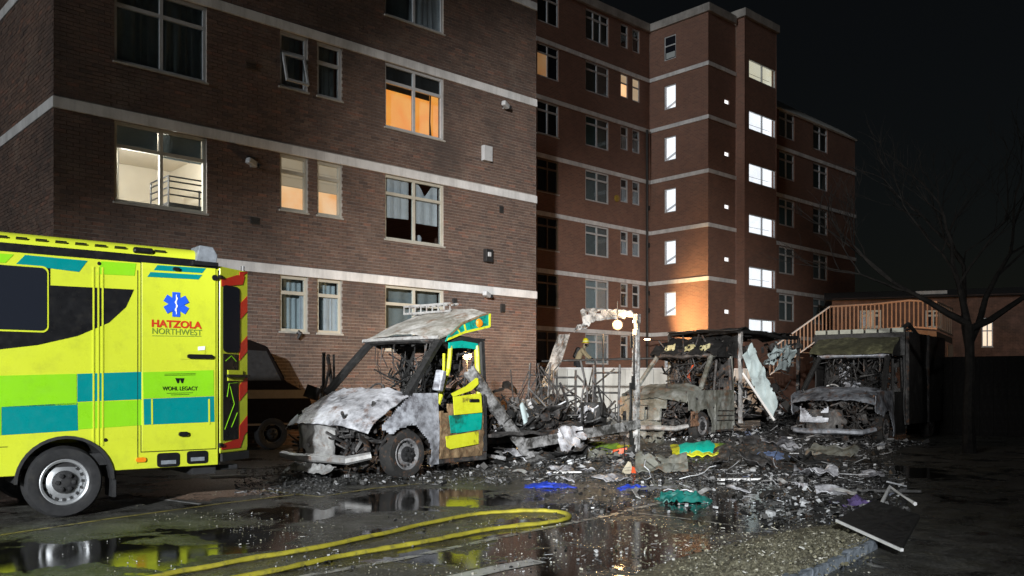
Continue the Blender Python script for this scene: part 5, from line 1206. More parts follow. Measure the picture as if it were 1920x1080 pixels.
    c_ = MB(); clutter(c_, 60, (3.0, .1, 1.2), (5.5, 1.9, 2.5), random.Random(23), .25); tag(c_.build('hanging_wreckage', M['char'], root), kind='stuff')
    wheel(root, 4.0, .02, .345, .345, .22, rim='char', tyre='tyre_burnt'); wheel(root, 4.0, 1.93, .345, .345, .22, 1, rim='char', tyre='tyre_burnt')
    MB().sheet(lambda u, v: (.95 + .05 * v, .75 + .15 * math.sin(v * 3) + .05 * u, 1.3 + .55 * v), 3, 8, .03).build('red_seat_scrap', M['orange'], root)
    # engine bay rust
    MB().sheet(lambda u, v: (-.62 + .35 * u, -.02 + cz((u, v, 0), .06, 5), .35 + .35 * v), 8, 8, .02, keep=lambda u, v: tri(41, (u, v, 0), 4) < .25).build('rusted_liner', M['rust'], root, True)
M['scorched_straw'] = burnt('scorched_straw', [(.3, (.03, .03, .02)), (.45, (.2, .18, .08)), (.6, (.46, .44, .26))], 4, 0, .7, 0, .3, 24)
wreck_two()

def wreck_three():
    root = thing('burnt_ambulance', 'burnt out ambulance with blue grey bonnet and blackened box, farthest right of the wrecks', 'ambulance', V3.M)
    burnt_cab(root, dict(long=True, zf=.98, zr=1.22, zt=2.0, crump=.04, pr=.065, wheel_y=1.42, pale_wheel=True), 9, dict(hood='dark_ash', wing='dark_ash', rad='char', beam='dark_ash', hdr='dark_ash'))
    cz = lambda p, a=.03, s_=3: crumple(p, a, s_, 72)
    b = MB()
    MB().sheet(lambda u, v: (-.84 + cz((u, v, 0), .05, 3), 1.0 + .62 * u, .50 + .34 * v), 20, 10, .02, keep=lambda u, v: v < .22 + abs(u - .5) * 1.7 and tri(31, (u, v, 0), 3) < .4).build('nose_panel', M['ash_wing'], root, True)
    dr = MB().sheet(lambda u, v: (.62 + .95 * u, cz((u * 2, v * 2, 0), .02, 4), .22 + .95 * v), 12, 12, .03).build('cab_door', M['soot'], root, True)
    MB().tube([(.64, .05, 1.15), (.92, .12, 1.92)], .035, 5).build('window_frame', M['soot'], dr)
    # over-cab pod and box body
    MB().sheet(lambda u, v: (.62 + .75 * v - .06 * math.sin(math.pi * u), .04 + 1.9 * u, 2.05 + .40 * v ** .8 + cz((u * 2, v, 0), .04, 3)), 24, 10, .03).build('roof_pod', M['pod_olive'], root, True)
    for yy in (.04, 1.92):
        MB().sheet(lambda u, v: (.66 + .75 * u, yy + cz((u * 2, v, yy), .03, 3), 2.0 + v * (.06 + .40 * u ** .7)), 12, 6, .02).build('pod_side', M['soot'], root, True)
    x0, x1, y0, y1, zt = 1.32, 5.3, -.06, 2.02, 2.58
    MB().sheet(lambda u, v: (x0 + (x1 - x0) * u, y0 + cz((u * 4, v * 2, 0), .05, 1.5), .4 + (zt - .4) * v), 30, 16, .03).build('box_side', M['soot'], root, True)
    MB().sheet(lambda u, v: (x0 + (x1 - x0) * u, y1 + cz((u * 4, v * 2, 0), .05, 1.5), .4 + (zt - .4) * v), 30, 16, .03, keep=lambda u, v: tri(61, (u * 4, v * 2, 0), 1.5) < .25).build('box_side', M['soot'], root, True)
    MB().sheet(lambda u, v: (x0 + (x1 - x0) * u, y0 + (y1 - y0) * v, zt + .06 + cz((u * 4, v * 2, 0), .06, 2) - .12 * u), 30, 14, .03, keep=lambda u, v: tri(62, (u * 4, v * 2, 0), 1.5) < .3).build('box_roof', M['soot'], root, True)
    MB().sheet(lambda u, v: (x0 - .02, y0 + (y1 - y0) * u, 2.02 + .56 * v + cz((u * 2, v, 0), .03, 3)), 14, 6, .03).build('box_front', M['soot'], root, True)
    b = MB()
    for k in range(7): MB().box(x0 - .10, x0 - .03, y0 + .30 * k + .02, y0 + .30 * k + .27, zt - .02, zt + .08).build('front_lamp', M['pale_lamp'], root)
    MB().tube([(x0, y0 + .1, zt + .05), (x0 + .3, y0 + .02, zt + .18), (x0 + 1.2, y0, zt - .05)], [.05, .06, .03], 6).build('curled_flashing', M['soot'], root)
    for x in (1.40, 3.3): MB().tube([(x, y0 - .02, .4), (x, y0 - .02, zt)], .04, 5).build('box_post', M['char'], root)
    wheel(root, 4.0, .0, .345, .345, .22, rim='char', tyre='tyre_burnt'); wheel(root, 4.0, 1.93, .345, .345, .22, 1, rim='char', tyre='tyre_burnt')
    MB().sheet(lambda u, v: (1.64, 1.05 + .5 * u, 1.35 + .65 * v), 4, 4, .02, keep=lambda u, v: not (u < .55 and .25 < v < .7)).build('bulkhead_window', M['ash_wing'], root)
    MB().sheet(lambda u, v: (1.66, .1 + 1.75 * u, .5 + 1.5 * v), 16, 12, .02, keep=lambda u, v: not (.5 < u < .8 and v > .55) and not (.02 < u < .2 and v > .5 and tri(1, (u, v, 0), 9) > -.1)).build('bulkhead', M['soot'], root)
    MB().sheet(lambda u, v: (1.2 + .4 * v, .95 + .6 * u, 1.0 + .42 * math.sin(math.pi * u) * v), 8, 5, .02).build('seat_back', M['ash_wing'], root, True)
M['pod_olive'] = burnt('sooted_olive_pod', [(.3, (.012, .012, .008)), (.5, (.05, .05, .03)), (.64, (.15, .15, .08)), (.8, (.20, .2, .16))], 1.6, 0, .5, 0, .4, 25); M['pale_lamp'] = paint('dirty_lens', (.30, .31, .26), .4, .25, scale=9)
wreck_three()

# ------------------------------------------------------------------ loose large pieces
def fallen_beam():
    a, b_ = at(880, 694, 13.25), gp(1004, 869); d = b_ - a
    root = None; o = MB()
    e = d.normalized(); s_ = e.cross(Vector((0, -1, .2))).normalized(); n_ = e.cross(s_)
    L = d.length
    def f(u, v):
        q = (v - .5) * .12; k = .04 * math.cos(v * math.pi * 2) ** 2
        return a - b_ + e * (L * u) + s_ * (q + crumple((u * 4, v, 0), .02, 3)) + n_ * (k + crumple((u * 4, v, 3), .02, 3))
    q = o.sheet(f, 30, 6, .05).build('fallen_beam', M['beam'], None, True); q.location = b_
    tag(q, 'long scorched roof rail leaning diagonally from the cab door to the ground', 'beam')
fallen_beam()
def torn_panel():
    C = [(1392, 667, 22.0), (1411, 642, 22.2), (1458, 752, 20.8), (1449, 789, 20.6), (1416, 735, 21.3)]
    P = [at(*c) for c in C]; o = P[3].copy(); o.z = 0
    def f(u, v):
        l = P[0].lerp(P[4], min(1, v * 2)) if v < .5 else P[4].lerp(P[3], v * 2 - 1); r_ = P[1].lerp(P[2], v)
        p = l.lerp(r_, u); return p - o + Vector((crumple((u, v * 3, 0), .05, 2), crumple((u, v * 3, 1), .12, 2), crumple((u, v * 3, 2), .04, 3)))
    q = MB().sheet(f, 14, 28, .025, keep=lambda u, v: not ((u < .08 or u > .92) and tri(5, (u, v * 3, 0), 4) > .1)).build('torn_panel', M['skin_white'], None, True); q.location = o
    tag(q, 'large torn pale blue white body panel leaning out of the middle wreck', 'panel')
    a, b_ = at(1393, 700, 21.2), at(1452, 788, 20.3); q = MB().tube([Vector((0, 0, 0)), b_ - a], .028, 6).build('pole', M['band'], None); q.location = a
    tag(q, 'slim straight white pole leaning across the torn pale panel', 'pole')
torn_panel()
def sheet_on_ground(name, pts, label, cat, m, lift=.05, th=.02, seed=1, mid=None, m2=None):
    P = [gp(*p) for p in pts]; o = sum(P, Vector()) / len(P)
    def f(u, v):
        p = P[0].lerp(P[1], u).lerp(P[3].lerp(P[2], u), v)
        return p - o + Vector((crumple((u, v, seed), .05, 4), crumple((u, v, seed + 3), .05, 4), .02 + lift * math.sin(math.pi * u) * math.sin(math.pi * v) + lift * .7 * v + abs(crumple((u * 2, v, seed), lift * .7, 3))))
    q = MB().sheet(f, 22, 10, th).build(name, M[m], None, True); q.location = o
    tag(q, label, cat)
    if m2:
        for a, b_, mm in m2:
            MB().sheet(lambda u, v: Vector(f(a + (b_ - a) * u, .08 + .84 * v)) + Vector((0, -.006, .012)), 10, 6, .006).build('livery_patch', M[mm], q, True)
    return q
sheet_on_ground('livery_panel', [(1262, 858), (1372, 858), (1384, 843), (1256, 842)], 'green and yellow livery panel lying in front of the middle wreck', 'panel', 'scorched_yellow', .16, .02, 2, m2=[(.12, .66, 'scorched_turq'), (.72, .97, 'scorched_lime')]) if False else None
M['scorched_turq'] = burnt('scorched_turquoise', [(.24, (.02, .03, .02)), (.34, (.0, .3, .22)), (.45, (.0, .50, .38)), (.8, (.02, .55, .45))], 1.5, 0, .4, 0, .2, 26); M['scorched_lime'] = burnt('scorched_lime', [(.3, (.03, .04, .01)), (.42, (.14, .26, .03)), (.55, (.25, .42, .04))], 2, 0, .5, 0, .2, 27)
sheet_on_ground('livery_panel', [(1262, 858), (1372, 858), (1384, 846), (1256, 845)], 'turquoise livery panel with yellow edges lying in front of the middle wreck', 'panel', 'scorched_yellow', .13, .02, 2, m2=[(.14, .66, 'scorched_turq'), (.74, .97, 'scorched_lime')])
sheet_on_ground('livery_panel', [(1088, 855), (1172, 854), (1180, 843), (1092, 843)], 'yellow and lime livery panel lying beside the burnt rear wheel', 'panel', 'scorched_yellow', .10, .02, 5, m2=[(.3, .8, 'scorched_lime')])
def cloth(px, py, w, d_, h_, label, m, seed):
    p = gp(px, py)
    def f(u, v):
        x, y = (u - .5) * w, (v - .5) * d_; e = max(0, 1 - ((u - .5) ** 2 + (v - .5) ** 2) * 3.6)
        return (x + crumple((u * 2, v * 2, seed), .10, 1.5), y + crumple((u * 2, v * 2, seed + 2), .08, 1.5), .008 + h_ * .6 * e * (.4 + 1.2 * abs(noise.noise(Vector((u * 4, v * 4, seed))))) + abs(crumple((u * 6, v * 6, seed), h_ * .35, 1)))
    q = MB().sheet(f, 26, 22, .012).build('cloth', M[m], None, True); q.location = p; tag(q, label, 'cloth', 'cloths lying on the wet ground')
cloth(1028, 913, .58, .34, .10, 'flat bright blue cloth lying on the wet ground, left of the two', 'cloth_blue', 3)
cloth(1186, 918, .33, .26, .10, 'small bright blue cloth heap lying on the wet ground, right of the two', 'cloth_blue', 6)
cloth(1278, 940, .52, .34, .20, 'crumpled teal green cloth lying at the puddle edge', 'cloth_teal', 9)
cloth(1442, 862, .70, .45, .24, 'greyish navy cloth heap lying in the rubble before the farthest right wreck', 'cloth_navy', 12)
cloth(1605, 950, .45, .3, .14, 'crumpled purple grey cloth lying at the shadow edge', 'cloth_purple', 15) if False else None
M['cloth_purple'] = paint('purple_cloth', (.07, .045, .14), .8, .3, dirt=.6)
cloth(1607, 948, .42, .3, .12, 'crumpled purple cloth lying at the edge of the dark', 'cloth_purple', 15)
q = gp(1176, 890); root = thing('carton', 'torn cream and orange carton standing in the rubble near the blue cloth', 'carton', Matrix.Translation(q) @ Matrix.Rotation(.5, 4, 'Z'))
MB().prism([(-.07, 0), (.05, 0), (.05, .12), (.02, .19), (-.05, .08)], -.02, .05).build('carton_body', M['cream'], root, M=Matrix.Rotation(.25, 4, 'X')); MB().prism([(.05, .0), (.13, .02), (.11, .10), (.07, .12)], -.04, .0).build('carton_flap', M['orange'], root)
q = gp(1163, 858); tag(MB().sheet(lambda u, v: ((u - .5) * .24, .02 * math.sin(u * 4), .01 + .13 * v + .04 * u), 5, 4, .05).build('red_bag', M['orange'], None), 'small orange red bag lying beside the yellow lime panel', 'bag').location = q
# dark board on the verge and its prop
def board():
    P = [gp(1568, 1008), gp(1690, 1053), gp(1725, 1010), gp(1640, 985)]; o = P[0]
    z = [.16, .10, .20, .24]; V = [p - o + Vector((0, 0, zz)) for p, zz in zip(P, z)]
    root = thing('board', 'dark flat board with pale front edge tipped over the kerb at lower right', 'board', o)
    b = MB(); b.add(V + [v - Vector((0, 0, .03)) for v in V], [(0, 1, 2, 3), (7, 6, 5, 4), (0, 4, 5, 1), (1, 5, 6, 2), (2, 6, 7, 3), (3, 7, 4, 0)]); b.build('board_sheet', M['soot'], root)
    d = (V[1] - V[0]); MB().tube([V[0] + Vector((0, -.012, -.012)), V[1] + Vector((0, -.012, -.012))], .016, 4).build('board_edge', M['band'], root)
    a = gp(1650, 990) + Vector((0, 0, .2)); b_ = gp(1668, 960) + Vector((0, 0, .26)); c = gp(1716, 985) + Vector((0, 0, .2))
    q = MB().tube([Vector(), b_ - a, c - a], .02, 5).build('bent_strip', M['band']); q.location = a; tag(q, 'bent pale metal strip sticking up behind the dark board', 'metal strip')
board()

# hose: two runs meeting in a loop
def catmull(P, n=10):
    out = []; Q = [P[0] * 2 - P[1]] + P + [P[-1] * 2 - P[-2]]
    for i in range(1, len(Q) - 2):
        for k in range(n):
            t_ = k / n; a, b_, c, d = Q[i - 1], Q[i], Q[i + 1], Q[i + 2]
            out.append(.5 * ((2 * b_) + (c - a) * t_ + (2 * a - 5 * b_ + 4 * c - d) * t_ ** 2 + (3 * b_ - a - 3 * c + d) * t_ ** 3))
    return out + [P[-1]]
hp = [(120, 1122), (300, 1086), (470, 1052), (640, 1021), (780, 990), (880, 970), (960, 962.5), (1020, 961.5), (1056, 965), (1067, 971), (1055, 978), (1015, 985), (930, 995), (820, 1015), (700, 1037), (560, 1064), (430, 1092), (300, 1122)]
hpts = catmull([gp(*p) for p in hp], 8)
b = MB(); b.tube([p + Vector((crumple(p, .05, 1.6), crumple(p, .05, 1.6, 4), .022 + abs(crumple(p, .012, 5)))) for p in hpts], [.026 + crumple(p, .006, 6) for p in hpts], 10)
o = hpts[0].copy(); b.v = [(x - o.x, y - o.y, z * .8) for x, y, z in b.v]; q = b.build('fire_hose', M['hose'], None, True); q.location = o
tag(q, 'yellow fire hose looping across the wet ground in the foreground', 'hose')

# ------------------------------------------------------------------ lamps: those lit in the picture, and unseen ones added for warm glow
def glow_lamp(p, ground, power, label, rad, parent_name, facing=(0, -1, 0), stand=True):
    base = Vector((p.x, p.y, ground)); root = thing('work_lamp', label, 'lamp', base)
    z = p.z - ground
    if stand:
        for k in range(3):
            a = k * 2.09 + .4; MB().tube([(.28 * math.cos(a), .28 * math.sin(a), 0), (0, 0, .5)], .014, 5).build('leg', M['iron'], root)
        MB().tube([(0, 0, .4), (0, 0, z - .06)], .016, 6).build('pole', M['iron'], root)
    else: MB().tube([(.0, .05, z + .08), (.0, .0, z + .45)], .012, 5).build('bracket', M['iron'], root)
    MB().lathe([(.02, .10), (.07, .09), (.10, .02), (.10, -.01), (.09, -.01), (.05, .06), (0, .07)], (0, .02, z), 'y', 16).build('lamp_head', M['iron'], root, True)
    MB().lathe([(0, -.05), (.04, -.04), (rad, 0), (.04, .04), (0, .05)], (0, -.01, z), 'y', 14).build('bulb', M['work_bulb'], root, True)
    l = bpy.data.lights.new('work_light', 'POINT'); l.energy = power; l.color = (1, .62, .28); l.shadow_soft_size = .07
    lo = bpy.data.objects.new('work_light', l); COL.objects.link(lo); lo.parent = root; lo.location = (0, -.16, z)
M['work_bulb'] = emit('work_bulb', (1, .70, .34), 60)
glow_lamp(at(876, 667, 19.6), 0, 170, 'warm work lamp on a stand glowing through the burnt cab door window', .06, None)
def reflector():
    # the same work lamp throws most of its light to the right along the foot of the wall
    p = at(876, 667, 19.6); l = bpy.data.lights.new('work_reflector', 'SPOT'); l.energy = 900; l.color = (1, .50, .16); l.spot_size = R(92); l.spot_blend = .8; l.shadow_soft_size = .08
    o = bpy.data.objects.new('work_reflector', l); COL.objects.link(o); o.location = p + Vector((.12, -.12, -.02)); o.rotation_euler = Vector((.5, 1, -.22)).to_track_quat('-Z', 'Y').to_euler()
reflector()
glow_lamp(at(1158, 609, 16.85), at(1158, 609, 16.85).z - .02, 60, 'warm work lamp hanging under the top beam of the burnt rear frame', .07, None, stand=False)
def wall_lamps():  # unseen lamps, added to match the warm glow on tower wall and railings
    root = bpy.data.objects['apartment_block']
    S2 = RF.sub(8.42, 0, -90); x, z = S2.hit(1262, 640); Q = rel(root, S2)
    o = MB().box(x - .15, x + .15, -.22, -.0, z - .1, z + .1).build('wall_lamp', M['iron'], root, M=Q)
    MB().tube([(x, -.2, z), (x + .1, -2.2, z)], .03, 5).build('lamp_arm', M['iron'], root, M=Q); MB().box(x - .0, x + .2, -2.4, -2.2, z + .0, z + .03).build('lamp_glass', M['work_bulb'], o)
    l = bpy.data.lights.new('wall_light', 'SPOT'); l.energy = 2900; l.color = (1, .60, .24); l.spot_size = R(96); l.spot_blend = 1.0; l.shadow_soft_size = .12
    lo = bpy.data.objects.new('wall_light', l); COL.objects.link(lo)
    p = S2.M @ Vector((x + .1, -2.3, z + .1)); t_ = S2.M @ Vector((x + 1.9, .0, z + 1.5)); lo.location = p; lo.rotation_euler = (t_ - p).to_track_quat('-Z', 'Y').to_euler()
    r2 = bpy.data.objects['raised_walkway']; p = at(1650, 648, 31.5) - r2.location
    o = MB().box(p.x - .15, p.x + .15, p.y - .1, p.y + .1, p.z - .1, p.z + .1).build('bulkhead_lamp', M['iron'], r2)
    MB().tube([(p.x, p.y + .1, p.z), (p.x, p.y + 2.5, p.z)], .04, 5).build('lamp_arm', M['iron'], r2)
    MB().box(p.x - .12, p.x + .12, p.y - .08, p.y + .08, p.z + .101, p.z + .12).build('lamp_glass', M['work_bulb'], o)
    l = bpy.data.lights.new('walkway_light', 'SPOT'); l.energy = 480; l.color = (1, .52, .24); l.shadow_soft_size = .08; l.spot_size = R(150); l.spot_blend = .3
    lo = bpy.data.objects.new('walkway_light', l); COL.objects.link(lo); lo.parent = r2; lo.location = (p.x, p.y - .2, p.z + .25); lo.rotation_euler = Vector((.1, 1, .55)).to_track_quat('-Z', 'Y').to_euler()
wall_lamps()

# ------------------------------------------------------------------ firefighter on the wreck's deck
def skin_body(name, verts, edges, radii, m, parent, sub=2, root_i=0):
    me = bpy.data.meshes.new(name); me.from_pydata([tuple(v) for v in verts], edges, []); me.materials.append(M[m])
    o = bpy.data.objects.new(name, me); COL.objects.link(o); o.parent = parent
    s_ = o.modifiers.new('skin', 'SKIN'); s_.use_smooth_shade = True
    for i, r_ in enumerate(radii):
        d = me.skin_vertices[0].data[i]; d.radius = (r_, r_) if not isinstance(r_, tuple) else r_; d.use_root = (i == root_i)
    o.modifiers.new('sub', 'SUBSURF').levels = sub; o.modifiers['sub'].render_levels = sub
    return o
def firefighter():
    P = at(1092, 720, 35.2); P.z = 1.40; root = thing('person', 'firefighter in beige tunic and yellow helmet leaning forward behind the white wall', 'person', P)
    # local: x right in the picture, y away, z up; leaning forwards to the right
    J = dict(pel=(-.20, 0, .90), spi=(-.15, -.02, 1.08), che=(-.03, -.06, 1.28), nec=(.05, -.10, 1.42), hd=(.09, -.13, 1.50), hd2=(.12, -.15, 1.62),
             ls=(-.04, -.26, 1.34), le=(.10, -.38, 1.12), lw=(.26, -.42, .98), rs=(.02, .10, 1.36), re=(.20, .06, 1.14), rw=(.36, -.06, 1.02),
             lh=(-.19, -.10, .86), lk=(-.12, -.20, .47), la=(-.18, -.12, .08), lt=(-.06, -.20, .04), rh=(-.19, .10, .86), rk=(-.08, .10, .46), ra=(-.16, .14, .08), rt=(-.04, .10, .04))
    K = list(J); E = [('pel', 'spi'), ('spi', 'che'), ('che', 'nec'), ('nec', 'hd'), ('hd', 'hd2'), ('che', 'ls'), ('ls', 'le'), ('le', 'lw'), ('che', 'rs'), ('rs', 're'), ('re', 'rw'), ('pel', 'lh'), ('lh', 'lk'), ('lk', 'la'), ('la', 'lt'), ('pel', 'rh'), ('rh', 'rk'), ('rk', 'ra'), ('ra', 'rt')]
    rad = dict(pel=.15, spi=.15, che=.17, nec=.065, hd=.085, hd2=.085, ls=.085, le=.062, lw=.05, rs=.085, re=.062, rw=.05, lh=.11, lk=.085, la=.062, lt=.05, rh=.11, rk=.085, ra=.062, rt=.05)
    idx = {k: i for i, k in enumerate(K)}
    body = skin_body('body', [J[k] for k in K], [(idx[a], idx[b_]) for a, b_ in E], [rad[k] for k in K], 'tunic', root)
    body.data.materials.append(M['trouser'])
    hd = Vector(J['hd2'])
    MB().lathe([(0, -.12), (.055, -.10), (.082, -.02), (.085, .05), (.06, .10), (0, .12)], hd + Vector((.01, -.01, -.02)), 'z', 14).build('face', M['skin'], root, True)
    b = MB(); b.obox(hd + Vector((.085, -.06, -.03)), (.03, .03, .045), (0, 0, -.6)); b.build('nose', M['skin'], root, bevel=.008)
    for s_ in (-.03, .03): MB().lathe([(0, -.012), (.012, 0), (0, .012)], hd + Vector((.075 + s_ * .3, -.065 + s_, .0)), 'z', 8).build('eye', M['black'], root)
    he = MB().lathe([(.16, -.015), (.165, 0), (.125, .02), (.118, .09), (.09, .15), (.04, .18), (0, .185)], hd + Vector((0, 0, .02)), 'z', 20).build('helmet', M['helmet'], root, True)
    MB().lathe([(.123, .03), (.127, .045), (.122, .06)], hd + Vector((0, 0, .02)), 'z', 20).build('helmet_band', M['reflective'], he)
    MB().obox(hd + Vector((.03, -.10, -.09)), (.16, .08, .10), (0, .2, -.5)).build('breathing_mask', M['black'], root, bevel=.03)
    MB().obox(Vector(J['che']) + Vector((-.20, .08, -.04)), (.16, .28, .46), (0, .4, .1)).build('air_cylinder', M['black'], root, bevel=.05)
    tr = skin_body('trousers', [(-.20, 0, .92), J['lh'], J['lk'], (-.17, -.13, .12), J['rh'], J['rk'], (-.15, .14, .12)], [(0, 1), (1, 2), (2, 3), (0, 4), (4, 5), (5, 6)], [.155, .125, .098, .088, .125, .098, .088], 'trouser', root)
    for n_, e_ in (('lw', 'le'), ('rw', 're')):
        w = Vector(J[n_]); d = (w - Vector(J[e_])).normalized(); s_ = d.cross(Vector((0, 0, 1))).normalized(); u_ = s_.cross(d)
        V = [w, w + d * .07]; Ed = [(0, 1)]; Rr = [.038, .042]
        for k in range(4):
            n0 = len(V); q = (k - 1.5) * .022; L = (.034, .04, .038, .028)[k]
            V += [w + d * .10 + s_ * q, w + d * (.10 + L) + s_ * q * 1.1 - u_ * .015, w + d * (.10 + L * 1.5) + s_ * q * 1.1 - u_ * .045]; Ed += [(1, n0), (n0, n0 + 1), (n0 + 1, n0 + 2)]; Rr += [.012, .011, .009]
        n0 = len(V); V += [w + d * .06 + s_ * .05, w + d * .10 + s_ * .065 - u_ * .02]; Ed += [(0, n0), (n0, n0 + 1)]; Rr += [.014, .011]
        skin_body('glove', V, Ed, Rr, 'black', root, 1)
firefighter()

# ------------------------------------------------------------------ debris
rnd = random.Random(77)
def shard(mb, p, s_, r=None):
    r = r or rnd; q = r.random()
    if q < .5:      # bent flat scrap
        a, b_ = s_ * r.uniform(.5, 1.3), s_ * r.uniform(.3, .9); rot = Euler((r.gauss(0, .35), r.gauss(0, .35), r.uniform(0, 6.3))).to_matrix(); k = r.uniform(-.3, .4) * s_
        L = [(-a, -b_, 0), (0, -b_ * r.uniform(.7, 1.2), k), (a, -b_ * r.uniform(.4, 1), 0), (a * r.uniform(.6, 1.1), b_, k * .3), (0, b_ * r.uniform(.6, 1.1), k), (-a, b_ * r.uniform(.5, 1), 0)]
        V = [p + rot @ (Vector(v) * .5) for v in L]; t_ = Vector((0, 0, .006)); mb.add(V + [v - t_ for v in V], [(0, 1, 4, 5), (1, 2, 3, 4), (6, 11, 10, 7), (7, 10, 9, 8), (0, 6, 7, 1), (1, 7, 8, 2), (3, 9, 10, 4), (4, 10, 11, 5), (2, 8, 9, 3), (5, 11, 6, 0)])
    elif q < .78: mb.obox(p, (s_ * r.uniform(.8, 2.4), s_ * r.uniform(.06, .22), s_ * r.uniform(.05, .15)), (r.gauss(0, .25), r.gauss(0, .25), r.uniform(0, 6.3)))
    else: mb.obox(p, (s_ * r.uniform(.4, .9), s_ * r.uniform(.4, .8), s_ * r.uniform(.2, .6)), (r.gauss(0, .4), r.gauss(0, .4), r.uniform(0, 6.3)))
def field(name, n, fn, m, smin, smax):
    b = MB()
    for k in range(n):
        p = fn()
        if p is None: continue
        s_ = smin * (smax / smin) ** (rnd.random() ** 2.0); shard(b, p + Vector((0, 0, .01 + s_ * .12)), s_)
    tag(b.build(name, M[m]), kind='stuff')
def region(x0, x1, y0, y1, lift=0):
    def f():
        px, py = rnd.uniform(x0, x1), rnd.uniform(y0, y1); p = gp(px, py); return p + Vector((0, 0, rnd.random() ** 1.5 * lift))
    return f
def local(Fm, x0, x1, y0, y1, h_):
    def f():
        x, y = rnd.uniform(x0, x1), rnd.uniform(y0, y1); e = math.sin(math.pi * (x - x0) / (x1 - x0)) * math.sin(math.pi * (y - y0) / (y1 - y0))
        p = Fm.M @ Vector((x, y, 0)); p.z = rnd.random() * h_ * e; return p
    return f
KEEP = [(gp(1320, 850), 1.1, .45), (gp(1135, 850), .85, .4)]
def clear(fn):
    def f():
        p = fn()
        if any(abs(p.x - c.x) < a and -1.6 < p.y - c.y < b_ for c, a, b_ in KEEP) and rnd.random() < .93: return None
        return p
    return f
field('rubble', 2300, clear(local(V1, 1.6, 6.2, -1.2, .1, .16)), 'debris_m', .02, .17)
field('rubble', 1000, local(V1, 1.4, 6.2, -.1, 2.2, .5), 'debris_d', .05, .32)
field('rubble', 3000, clear(local(V2, -1.6, 3.5, -2.4, 2.5, .14)), 'debris_m', .02, .17)
field('rubble', 2000, local(V2, 1.6, 5.6, -1.8, .2, .65), 'debris_m', .03, .30)
field('rubble', 2300, clear(local(V3, -1.7, 1.0, -.6, 2.9, .24)), 'debris_m', .02, .20)
field('rubble', 4200, clear(region(930, 1680, 838, 905, .03)), 'debris_d', .012, .12)
field('rubble', 2300, clear(region(960, 1640, 846, 905, .01)), 'debris', .010, .085)
field('rubble', 1500, region(1000, 1640, 890, 965, .005), 'debris_m', .010, .075)
field('rubble', 1900, region(520, 960, 872, 912, .04), 'debris_d', .015, .10)
field('rubble', 1600, region(1380, 1700, 880, 985, .02), 'debris_m', .012, .13)
field('rubble', 600, region(440, 640, 876, 930, 0), 'debris_d', .012, .06)
def patchy(fn, sc=.9, th=.12):
    def f():
        p = fn(); return p if noise.noise(Vector((p.x, p.y, 3)) * sc) > th else None
    return f
field('rubble', 900, patchy(region(560, 1640, 900, 1075, 0)), 'litter', .006, .035)
field('rubble', 420, patchy(region(100, 1000, 930, 1075, 0), 1.1, .16), 'litter', .005, .022)
field('rubble', 1600, patchy(region(520, 1640, 905, 1075, 0), 1.0, .05), 'debris_d', .006, .04)
field('rubble', 600, region(440, 640, 876, 930, 0), 'debris_d', .012, .06)
def verge_pt():
    p = Vector((1.50, 5.28, 0)).lerp(Vector((2.90, 7.06, 0)), rnd.random()); q = gp(rnd.uniform(1080, 1640), rnd.uniform(965, 1080)); t_ = rnd.random() ** .8; r_ = p.lerp(q, t_); r_.z = .085 * (1 - t_) ** 1.4; return r_
field('gravel', 2600, verge_pt, 'grit_stone', .006, .035)
field('gravel', 2600, patchy(lambda: gp(rnd.uniform(200, 1500), rnd.uniform(905, 1079)), .8, .08), 'grit_stone', .005, .018)
for px, py, w, d_, h_ in ((1010, 868, 1.6, .9, .22), (1130, 880, 1.4, .7, .12), (1250, 872, 1.3, .7, .12), (1400, 856, 1.8, 1.0, .30), (1450, 880, 1.3, .8, .08), (1540, 868, 1.9, .9, .16), (620, 893, 1.7, .6, .10), (960, 885, 1.1, .5, .10)):
    p = gp(px, py)
    def mound(u, v):
        x, y = (u - .5) * w, (v - .5) * d_; e = max(0, 1 - 4 * ((u - .5) ** 2 + (v - .5) ** 2)); q = Vector((x + px, y, 0))
        return (x, y, -.01 + h_ * e * (.75 + .6 * noise.noise(q * 2.2)) + noise.noise(q * 9) * .05 * e + noise.noise(q * 23) * .022 * e)
    o = MB().sheet(mound, 44, 30).build('ash_heap', M['ash']); o.location = p; tag(o, kind='stuff')
wb = MB()
for k in range(170):
    p = gp(rnd.uniform(940, 1660), rnd.uniform(838, 905)); q = p + Vector((0, 0, .03)); P = [q]
    d = Vector((rnd.uniform(-1, 1), rnd.uniform(-1, 1), 0)).normalized()
    for j in range(5): d = (d + Vector((rnd.gauss(0, .5), rnd.gauss(0, .5), rnd.gauss(0, .22)))).normalized(); q = q + d * rnd.uniform(.05, .16); q.z = max(.015, q.z); P.append(q)
    wb.tube(P, rnd.uniform(.003, .009), 4)
tag(wb.build('burnt_wire', M['debris_m']), kind='stuff')
